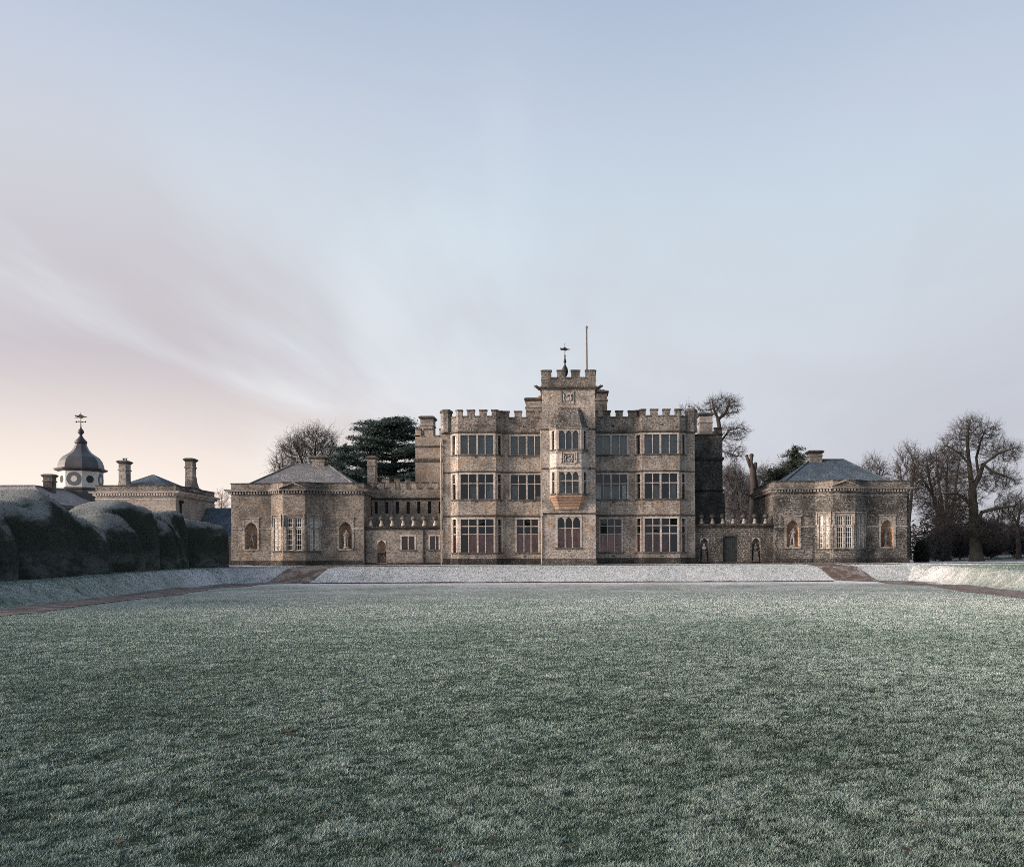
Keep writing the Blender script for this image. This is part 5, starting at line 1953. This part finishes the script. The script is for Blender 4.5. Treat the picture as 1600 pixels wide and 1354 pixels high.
# grey thicket between house and right pavilion
for i, (px, top, hw, lab) in enumerate(((1146, 726, 24, 'dense grey twiggy tree right of the dark rear wing'), (1192, 730, 26, 'dense grey twiggy tree behind the pollarded trunk'), (1166, 742, 24, 'pale low twiggy tree filling the gap left of the pollarded trunk'), (1228, 722, 22, 'loose bare tree left of the right pavilion chimney'))):
    Y = 118.0 + i * 3
    bx = PX(px, 870, Y)[0]
    b0 = (bx, Y, gz(bx, Y))
    st = [stem([b0, (bx + .1, Y, 4.5)]), stem([(bx + .1, Y, 4.5), PX(px - 6, 800, Y), PX(px - 8, 770, Y)]), stem([(bx + .1, Y, 4.5), PX(px + 6, 800, Y), PX(px + 9, 765, Y)])]
    cyy = (top + 830) / 2
    at_ = EP(px, cyy + 6, Y, hw, (842 - top) / 2, 900, TR)
    bare_tree('bare_tree', lab, b0, st, at_, 30 + i, step=0.6, kill=1.1, infl=14, twigs=8, twig_len=1.5, twigm='twig_grey', bark='twig_grey', up=0.1, rmax=0.22, twig_r=0.022)

# pollarded trunk
Y = 104.0
bx = PX(1175, 870, Y)[0]
b0 = (bx, Y, gz(bx, Y))
root = empty('pollarded_tree', 'thick reddish pollarded trunk with sawn-off limb stubs', 'tree', 'bare winter trees', b0)
q = MB()
q.tube([b0, PX(1177, 800, Y), PX(1179, 760, Y), PX(1177, 735, Y), PX(1174, 722, Y), PX(1175, 712, Y)], [0.75, 0.46, 0.42, 0.36, 0.20, 0.21], 12)
P_build(q, 'trunk', 'bark_red', root, smooth=True)
for pl in ([PX(1174, 730, Y), PX(1170, 720, Y), PX(1167.5, 713, Y)], [PX(1178, 742, Y), PX(1181, 728, Y), PX(1181, 725, Y)], [PX(1179, 760, Y), PX(1184, 800, Y), PX(1186, 812, Y)]):
    q = MB()
    q.tube(pl, [0.22, 0.20, 0.17], 9)
    P_build(q, 'limb', 'bark_red', root, smooth=True)
q = MB()
q.ball(PX(1175, 711.5, Y), 0.26, 8)
q.ball(PX(1181, 724.5, Y), 0.22, 8)
q.ball(PX(1167.5, 712.5, Y), 0.2, 8)
P_build(q, 'burr', 'bark_red', root, smooth=True)

# trees on the right
Y = 135.0
for i, (px, top, hw, lab) in enumerate(((1366, 712, 26, 'small far bare tree peeping over the right pavilion roof'), (1420, 694, 24, 'upright bare tree right behind the right pavilion'))):
    bx = PX(px, 870, Y - 20 * i)[0]
    YY = Y - 20 * i
    b0 = (bx, YY, gz(bx, YY))
    st = [stem([b0, (bx, YY, 6)]), stem([(bx, YY, 6), PX(px - 8, 770, YY), PX(px - 12, 740, YY)]), stem([(bx, YY, 6), PX(px + 6, 760, YY), PX(px + 10, 730, YY)])]
    at_ = EP(px, (top + 800) / 2, YY, hw, (800 - top) / 2, 620, TR)
    bare_tree('bare_tree', lab, b0, st, at_, 40 + i, step=0.65, kill=1.2, infl=14, twigs=4, twig_len=1.5, twigm='twig', up=0.18 if i else 0.05, rmax=0.3, twig_r=0.022)

# many-stemmed tree with a burred trunk
Y = 101.0
bx = PX(1478, 870, Y)[0]
b0 = (bx, Y, gz(bx, Y))
hub = PX(1479, 838, Y)
st = [stem([b0, hub])] + [stem([hub, PX(a, 790, Y + d_), PX(a2, 745, Y + d_), PX(a3, 715, Y + d_)]) for a, a2, a3, d_ in
                          ((1462, 1452, 1448, 0.5), (1472, 1466, 1463, -1), (1480, 1480, 1482, 1), (1490, 1496, 1500, -0.5), (1468, 1440, 1425, 0))]
at_ = np.concatenate([EP(1470, 735, Y, 34, 34, 600, TR), EP(1448, 752, Y, 26, 42, 380, TR), EP(1475, 800, Y, 40, 34, 520, TR), EP(1460, 845, Y, 28, 14, 120, TR)])
bare_tree('bare_tree', 'many-stemmed bare tree with thick stump-like trunk left of the tallest tree', b0, st, at_, 51, step=0.55, kill=1.05, infl=13, twigs=6, twig_len=1.2, twigm='twig', up=0.1, rmax=0.55, flare=1.2, twig_r=0.016)

# the tallest tree
Y = 95.0
bx = PX(1526, 870, Y)[0]
b0 = (bx, Y, gz(bx, Y))
A = PX(1521, 790, Y)
B = PX(1519, 765, Y)
st = [stem([b0, PX(1523, 830, Y), A, B]), stem([B, PX(1515, 725, Y), PX(1512, 690, Y), PX(1514, 665, Y)]), stem([B, PX(1530, 745, Y), PX(1537, 725, Y - 1), PX(1560, 708, Y - 1), PX(1585, 700, Y - 1)]),
      stem([PX(1530, 745, Y), PX(1526, 715, Y + 1), PX(1533, 690, Y + 1), PX(1540, 672, Y + 1)]), stem([A, PX(1495, 770, Y - 1), PX(1470, 771, Y - 1)]),
      stem([PX(1523, 830, Y), PX(1534, 800, Y - 1), PX(1555, 794, Y - 1), PX(1585, 790, Y - 1)]), stem([PX(1515, 725, Y), PX(1500, 708, Y + 1), PX(1480, 696, Y + 1)]),
      stem([PX(1537, 725, Y - 1), PX(1548, 735, Y - 1), PX(1575, 745, Y - 1)])]
at_ = np.concatenate([EP(1517, 675, Y, 26, 26, 520, TR), EP(1492, 700, Y, 26, 26, 420, TR), EP(1545, 685, Y, 24, 28, 330, TR), EP(1572, 708, Y, 28, 20, 330, TR), EP(1560, 752, Y, 32, 24, 420, TR),
                      EP(1578, 790, Y, 28, 22, 300, TR), EP(1510, 760, Y, 34, 40, 420, TR), EP(1490, 810, Y, 34, 34, 300, TR), EP(1550, 830, Y, 40, 22, 260, TR)])
bare_tree('bare_tree', 'tallest bare tree with wide gnarled crown at the far right', b0, st, at_, 52, step=0.5, kill=0.95, infl=13, twigs=5, twig_len=0.95, twigm='twig', bark='bark_green', up=0.0, rmax=0.58, twig_r=0.014)

# right edge trees
for i, (px, top, hw, YY, lab) in enumerate(((1592, 768, 20, 100.0, 'slim bare tree cut off by the right picture edge'), (1560, 790, 26, 118.0, 'low bare tree behind the tallest tree'), (1632, 770, 26, 104.0, 'bare tree mostly beyond the right picture edge'))):
    bx = PX(px, 870, YY)[0]
    b0 = (bx, YY, gz(bx, YY))
    st = [stem([b0, PX(px - 2, 820, YY), PX(px + 3, 790, YY)]), stem([PX(px - 2, 820, YY), PX(px - 10, 800, YY)])]
    at_ = EP(px, (top + 850) / 2, YY, hw, (850 - top) / 2, 420, TR)
    bare_tree('bare_tree', lab, b0, st, at_, 60 + i, step=0.55, kill=1.1, infl=13, twigs=4, twig_len=0.9, twigm='twig', up=0.05, rmax=0.26, twig_r=0.015)

# far tree on the left between roofs
Y = 190.0
bx = PX(346, 870, Y)[0]
b0 = (bx, Y, gz(bx, Y))
bare_tree('bare_tree', 'tiny far pinkish bare tree between service block and left pavilion', b0, [stem([b0, PX(346, 800, Y), PX(347, 782, Y)])], EP(346, 783, Y, 13, 17, 260, TR), 70, step=0.8, kill=1.5, infl=8, twigs=4, twig_len=1.6,
          twigm='twig_pink', bark='twig_pink', rmax=0.25, twig_r=0.03)


# ---- evergreen foliage: sprays of small flat needles
def sprays(centres, normals_up, n_per, size, spread, rng, droop=0.15):
    C_ = np.repeat(np.asarray(centres, float), n_per, axis=0)
    S_ = np.repeat(np.asarray(spread, float), n_per, axis=0)
    m_ = len(C_)
    off = rng.normal(0, 1, (m_, 3)) * S_
    rr = np.hypot(off[:, 0], off[:, 1])
    off[:, 2] -= droop * rr
    C_ = C_ + off
    a = rng.random(m_) * 2 * np.pi
    tilt = rng.normal(0, 0.35, m_)
    d = np.stack([np.cos(a) * np.cos(tilt), np.sin(a) * np.cos(tilt), np.sin(tilt)], 1)
    e = np.cross(d, rng.normal(0, 1, (m_, 3)) * np.array([0.5, 0.5, 0.5]) + np.array([0, 0, 1.0]))
    e /= np.linalg.norm(e, axis=1, keepdims=True)
    sz = size * (0.5 + rng.random((m_, 1)))
    V = np.stack([C_ - d * sz, C_ + e * sz * 0.34, C_ + d * sz, C_ - e * sz * 0.34], 1)
    return V.reshape(-1, 3), np.arange(m_ * 4).reshape(-1, 4)


def cedar(label, px, top, base_z, Y, limbs, seed, trunk_r=0.55, nper=95, size=0.22, lean=0.0, name='cedar_tree', mat='needles', pad=(1.15, 0.85, 0.17)):
    rng = np.random.default_rng(seed)
    bx = PX(px, 870, Y)[0]
    b0 = (bx, Y, gz(bx, Y))
    root = empty(name, label, 'tree', 'evergreen trees', b0)
    T = PX(px + lean, top + 6, Y)
    q = MB()
    q.tube([b0, (bx, Y, b0[2] + (T[2] - b0[2]) * 0.4), ((bx + T[0]) / 2, Y, b0[2] + (T[2] - b0[2]) * 0.7), T], [trunk_r * 1.2, trunk_r, trunk_r * 0.6, 0.06], 10)
    P_build(q, 'trunk', 'bark_dark', root, smooth=True)
    lm = MB()
    cen, spr = [], []
    for (ex, ey, dep, dens) in limbs:
        E = Vector(PX(ex, ey, Y + dep))
        fz = 0.0
        zs = max(b0[2] + 2, min(E.z - 0.15 - 0.03 * abs(E.x - bx), T[2] - 0.5))
        f = (zs - b0[2]) / (T[2] - b0[2])
        S_ = Vector((bx + (T[0] - bx) * f, Y, zs))
        M_ = S_.lerp(E, 0.55) + Vector((0, 0, 0.25))
        lm.tube([tuple(S_), tuple(M_), tuple(E)], [0.17, 0.11, 0.03], 6)
        Ln = (E - S_).length
        k = max(3, int(Ln / 0.55 * dens))
        for i in range(k):
            s_ = 0.22 + 0.80 * i / k
            p = S_.lerp(M_, s_ / 0.55) if s_ < 0.55 else M_.lerp(E, (s_ - 0.55) / 0.45)
            wv_ = (0.5 + 0.7 * math.sin(math.pi * min(s_, 0.95)))
            cen.append((p.x + rng.normal(0, 0.35), p.y + rng.normal(0, 0.8), p.z + 0.10 + rng.normal(0, 0.10)))
            spr.append((pad[0] * wv_ * 0.62, pad[1] * wv_, pad[2]))
    # leader
    for i in range(6):
        cen.append((T[0] + rng.normal(0, .2), T[1] + rng.normal(0, .3), T[2] - 0.35 * i + 0.2))
        spr.append((0.12 + 0.09 * i, 0.12 + 0.09 * i, 0.18))
    P_build(lm, 'limbs', 'bark_dark', root, smooth=True)
    V, Q = sprays(cen, None, nper, size, spr, rng)
    o = np_mesh('crown', V, Q, mat, root)
    o.matrix_parent_inverse = Matrix.Translation(-Vector(b0))
    return root


rq = np.random.default_rng(3)
limbs = []
for yy in np.arange(660, 795, 13.0):
    f = (yy - 650) / 130
    half = 20 + 52 * min(1, f * 2.2) + 8 * math.sin(yy * 0.9)
    for sgn in (-1, 1):
        for k in range(3):
            limbs.append((612 + sgn * half * (0.50 + 0.55 * rq.random()), yy + rq.normal(0, 1.6), rq.normal(0, 3.0), 1.0))
limbs += [(566, 663, 0, 1.0), (556, 672, 1, 1.0), (550, 686, -1, 1.1), (575, 662, 1, 1.0), (634, 654, 0, 1.2), (622, 652, 1, 1.0), (645, 662, 1, 1), (650, 672, 0, 1), (548, 700, 0, 1.0)]
cedar('big dark layered cedar behind the link wing beside the left rear chimney', 616, 652, 0, 112.0, limbs, 81, trunk_r=0.65, nper=190, size=0.14, pad=(1.05, 0.8, 0.10))
limbs = []
for yy in np.arange(704, 800, 11):
    f = (yy - 695) / 90
    half = 6 + 34 * min(1, f * 1.5)
    for sgn in (-1, 1):
        for k in range(2):
            limbs.append((541 + sgn * half * (0.5 + 0.55 * rq.random()), yy + rq.normal(0, 2.5), rq.normal(0, 2.0), 1.0))
cedar('smaller pointed cedar between the left pavilion roof and the big cedar', 538, 694, 0, 106.0, limbs, 82, trunk_r=0.38, nper=170, size=0.13, pad=(0.8, 0.6, 0.11))
limbs = []
for yy in np.arange(704, 800, 6):
    f = (yy - 698) / 70
    half = 5 + 26 * min(1, f * 1.1)
    for sgn in (-1, 1):
        limbs.append((1243 + sgn * half * (0.55 + 0.5 * rq.random()), yy + rq.normal(0, 2), rq.normal(0, 1.5), 0.75 if yy < 730 else 1.6))
cedar('sparse pointed pine rising behind the left hip of the right pavilion roof', 1244, 697, 0, 106.0, limbs, 83, trunk_r=0.28, nper=110, size=0.12, name='pine_tree', mat='leaf_dark', pad=(0.55, 0.55, 0.14))
limbs = []
for yy in np.arange(738, 800, 5):
    for sgn in (-1, 1):
        limbs.append((1218 + sgn * 16 * (0.4 + 0.7 * rq.random()), yy, rq.normal(0, 1.5), 1.8))
cedar('dense dark evergreen between the pollarded trunk and right pavilion', 1218, 732, 0, 102.0, limbs, 84, trunk_r=0.25, nper=80, size=0.16, name='evergreen_tree', mat='leaf_dark', pad=(0.7, 0.7, 0.4))


# ---- shrubs
def shrub(name, label, c_, r_, seed, n=9000, mat='leaf_dark', size=0.10, group=None):
    rng = np.random.default_rng(seed)
    root = empty(name, label, 'shrub', group, (c_[0], c_[1], gz(c_[0], c_[1])))
    v = rng.normal(size=(n, 3))
    v /= np.linalg.norm(v, axis=1, keepdims=True)
    th = np.arctan2(v[:, 1], v[:, 0])
    lump = 0.80 + 0.35 * vnoise(th * 1.6 + 20, v[:, 2] * 3 + 20, seed)
    rr = rng.random(n) ** 0.25 * lump
    Pp = np.array(c_) + v * rr[:, None] * np.array(r_)
    Pp[:, 2] = np.maximum(Pp[:, 2], root.location.z + 0.02)
    V, Q = sprays(Pp, None, 1, size, np.full((n, 3), 0.05), rng)
    o = np_mesh('foliage', V, Q, mat, root)
    o.matrix_parent_inverse = Matrix.Translation(-root.location)
    q = MB()
    q.tube([tuple(root.location), (c_[0], c_[1], c_[2])], [0.12, 0.06], 6)
    P_build(q, 'stem', 'bark_dark', root)
    return root


c_ = PX(1440, 862, 84)
shrub('evergreen_shrub', 'dark clipped evergreen shrub at the right corner of the right pavilion', (c_[0], 84.0, 2.3), (0.75, 0.8, 1.35), 91, 9000)
und = [(1462, 100, 13, 1.9, 'low dark shrub beside the many-stemmed tree'), (1500, 103, 16, 2.6, 'bushy undergrowth shrub between the two thick trunks'), (1548, 104, 20, 3.0, 'broad bluish shrub right of the tallest tree trunk'),
       (1588, 106, 18, 3.2, 'broad dark shrub at the right picture edge'), (1482, 112, 26, 3.6, 'wide dark thicket behind the many-stemmed tree'), (1535, 116, 34, 4.2, 'wide dark thicket behind the tallest tree')]
for i, (px, YY, hw, hh, lab) in enumerate(und):
    x = PX(px, 870, YY)[0]
    k = YY / FPX
    g0 = gz(x, YY)
    at_ = ell(x, YY, g0 + hh * 0.55, hw * k, 2.0, hh * 0.55, 420, TR, 0.4)
    st = [stem([(x, YY, g0), (x, YY, g0 + 0.7)])]
    bare_tree('undergrowth_shrub', lab, (x, YY, g0), st, at_, 200 + i, step=0.35, kill=0.6, infl=4, twigs=9, twig_len=1.0, twigm='twig_blue', bark='bark_dark', tip=0.012, twig_r=0.022, rmax=0.09, group='undergrowth shrubs', cat='shrub', flare=1.0)

# far belt of trees closing the park
rng = np.random.default_rng(77)
cs = []
for x in np.arange(40, 150, 1.1):
    for k in range(3):
        cs.append((x + rng.normal(0, .8), 150 + rng.normal(0, 3), 1.8 + 6.5 * rng.random() * (0.6 + 0.4 * math.sin(x * 0.23))))
for x in np.arange(-160, -30, 1.3):
    for k in range(2):
        cs.append((x + rng.normal(0, .8), 205 + rng.normal(0, 3), 1.8 + 4.5 * rng.random()))
V, Q = sprays(cs, None, 70, 0.5, np.full((len(cs), 3), (1.2, 1.2, 1.0)), rng)
tag(np_mesh('distant_wood', V, Q, 'twig', None), 'far dark belt of woodland beyond the park', 'woodland', kind='stuff')


# ================================================================ the yew hedge
def hedge(name, label, line, seed, tops, halfw, res=0.16, fold=1.0, er=1.1, group='clipped yew hedges'):
    """swept lumpy cross-section: line = [(x,y)], tops = heights, halfw = half widths along it"""
    P_ = [Vector((a, b_, 0)) for a, b_ in line]
    cum = [0.0]
    for a, b_ in zip(P_, P_[1:]):
        cum.append(cum[-1] + (b_ - a).length)
    L = cum[-1]
    ns = max(12, int(L / res))
    nc = 46
    s_ = np.linspace(0, L, ns)
    xs = np.interp(s_, cum, [p.x for p in P_])
    ys = np.interp(s_, cum, [p.y for p in P_])
    tp = np.interp(s_, cum, tops)
    hw = np.interp(s_, cum, halfw)
    tx, ty = np.gradient(xs), np.gradient(ys)
    ln = np.hypot(tx, ty)
    tx, ty = tx / ln, ty / ln
    endr = np.minimum(1, np.sqrt(np.clip(np.minimum(s_, L - s_) / er, 0, 1) * (2 - np.clip(np.minimum(s_, L - s_) / er, 0, 1))))
    th = np.linspace(0, math.pi, nc)
    ct, sn = np.cos(th), np.sin(th)
    SX = np.sign(ct) * np.abs(ct) ** 0.50
    SZ = np.abs(sn) ** 0.80
    S, T = np.meshgrid(s_, th, indexing='ij')
    # folds: slow bulges and creases that lean along the hedge
    b1 = vnoise(S * 0.24 + T * 0.35, T * 0.8 + 3, seed) - 0.5
    b2 = vnoise(S * 0.62 - T * 0.7, T * 1.3 + 9, seed + 1) - 0.5
    b3 = vnoise(S * 1.9, T * 3.5, seed + 2) - 0.5
    cr = -np.exp(-((vnoise(S * 0.33 + T * 0.55, T * 0.3, seed + 4) - 0.5) / 0.05) ** 2)
    b4 = vnoise(S * 6.0, T * 11, seed + 6) - 0.5
    bul = fold * (0.75 * b1 + 0.45 * b2) + 0.12 * b3 + 0.30 * fold * cr + 0.05 * b4
    topn = fold * (0.6 * (vnoise(s_ * 0.20, s_ * 0 + 2, seed + 7) - 0.5) + 0.35 * (vnoise(s_ * 0.55, s_ * 0 + 5, seed + 8) - 0.5))
    zb = height(xs, ys)
    H = (tp + topn - zb + 0.35)[:, None]
    Wd = hw[:, None] * (0.25 + 0.75 * endr[:, None]) + bul
    lat = SX[None, :] * Wd
    X_ = xs[:, None] + ty[:, None] * lat
    Y_ = ys[:, None] - tx[:, None] * lat
    Z_ = zb[:, None] - 0.35 + (SZ[None, :] * H * (0.35 + 0.65 * endr[:, None])) + bul * 0.8 * SZ[None, :]
    V = np.stack([X_, Y_, Z_], -1).reshape(-1, 3)
    i = np.arange(ns - 1)[:, None] * nc + np.arange(nc - 1)[None, :]
    Q = np.stack([i, i + nc, i + nc + 1, i + 1], -1).reshape(-1, 4)
    for e, rev in ((0, False), (ns - 1, True)):
        pass
    root = empty(name, label, 'hedge', group, (float(xs[ns // 2]), float(ys[ns // 2]), float(zb[ns // 2])))
    o = np_mesh('clipped_mass', V, Q, 'yew', root, True)
    o.matrix_parent_inverse = Matrix.Translation(-root.location)
    # end caps
    q = MB()
    q.add([tuple(v) for v in V[:nc]], [tuple(range(nc))])
    q.add([tuple(v) for v in V[-nc:]], [tuple(range(nc - 1, -1, -1))])
    P_build(q, 'clipped_end', 'yew', root)
    # loose leafy shoots that break the clipped skin
    rng = np.random.default_rng(seed)
    idx = rng.integers(0, len(V), int(L * 900))
    Pp = V[idx] + rng.normal(0, 0.03, (len(idx), 3))
    V2, Q2 = sprays(Pp, None, 1, 0.045, np.full((len(Pp), 3), 0.03), rng, 0)
    o = np_mesh('shoots', V2, Q2, 'yew_shoot', root)
    o.matrix_parent_inverse = Matrix.Translation(-root.location)
    return root


hedge('yew_hedge', 'big dark rounded yew hedge mass at the left picture edge', [(-29.9, 30), (-29.6, 38), (-29.4, 46.8)], 301, [5.0, 5.15, 4.9], [2.0, 2.2, 2.1], fold=0.9, er=2.2)
hedge('yew_hedge', 'longest billowing yew hedge lobe, frosted on top, right of the dark rounded mass', [(-30.1, 44.6), (-30.4, 50), (-30.3, 57.6)], 305, [4.85, 5.1, 4.85], [2.3, 2.6, 2.3], fold=1.25, er=2.6)
hedge('yew_hedge', 'middle billowing yew hedge lobe between the longest lobe and the pillar', [(-30.7, 55.5), (-30.6, 60), (-30.4, 64.6)], 306, [5.2, 5.55, 5.3], [2.2, 2.5, 2.2], fold=1.1, er=2.4)
hedge('yew_hedge', 'narrow yew hedge lobe tucked just left of the tall pillar', [(-30.6, 62.8), (-30.5, 65.5), (-30.3, 68.5)], 307, [5.3, 5.5, 5.3], [2.0, 2.3, 2.0], fold=0.9, er=1.8)
hedge('yew_pillar', 'tall narrow dark yew pillar near the end of the hedge', [(-28.7, 67.2), (-29.2, 67.6), (-30.3, 68.4)], 309, [5.65, 5.8, 5.5], [0.95, 1.1, 1.0], fold=0.25)
hedge('yew_hedge', 'rounded end of the yew hedge beside the left pavilion', [(-30.3, 68.5), (-30.0, 72), (-29.7, 76.4)], 312, [5.2, 5.2, 4.9], [1.8, 2.0, 1.7], fold=0.7, er=1.6)

# ================================================================ small things on the lawn
tw_ = PX(452, 1153, 9.4)
rt = empty('fallen_twig', 'dark fallen twig lying on the frosted lawn', 'twig', loc=(tw_[0], 9.4, gz(tw_[0], 9.4)))
q = MB()
q.tube([(-0.08, 0, 0.045), (-0.03, 0.01, 0.055), (0.03, -0.01, 0.055), (0.085, 0.02, 0.07)], [0.012, 0.016, 0.013, 0.006], 6)
q.build('stick', 'bark_dark', rt)
q = MB()
q.tube([(0.0, 0.0, 0.055), (0.03, -0.05, 0.075)], [0.008, 0.003], 5)
q.build('side_shoot', 'bark_dark', rt)

rng = np.random.default_rng(19)
n = 260
y = 4.5 * (60 / 4.5) ** rng.random(n)
x = (rng.random(n) - 0.54) * 2 * 0.6 * y
ok = np.abs(x) < path_inner(y) - 0.5
x, y = x[ok], y[ok]
z = height(x, y) + 0.035
V, Q = [], []
for i in range(len(x)):
    a = rng.random() * 6.28
    s_ = 0.020 + 0.022 * rng.random() + 0.0007 * y[i]
    ca, sa = math.cos(a) * s_, math.sin(a) * s_
    h1, h2 = 0.012 * rng.random(), 0.012 * rng.random()
    b0 = len(V)
    V += [(x[i] - ca, y[i] - sa, z[i]), (x[i] + sa * .55, y[i] - ca * .55, z[i] + h1), (x[i] + ca, y[i] + sa, z[i] + h2), (x[i] - sa * .55, y[i] + ca * .55, z[i] + h1)]
    Q.append((b0, b0 + 1, b0 + 2, b0 + 3))
tag(np_mesh('fallen_leaves', np.array(V), np.array(Q), 'leaf_brown'), 'scattered brown fallen leaves on the frosted lawn', 'leaves', kind='stuff')
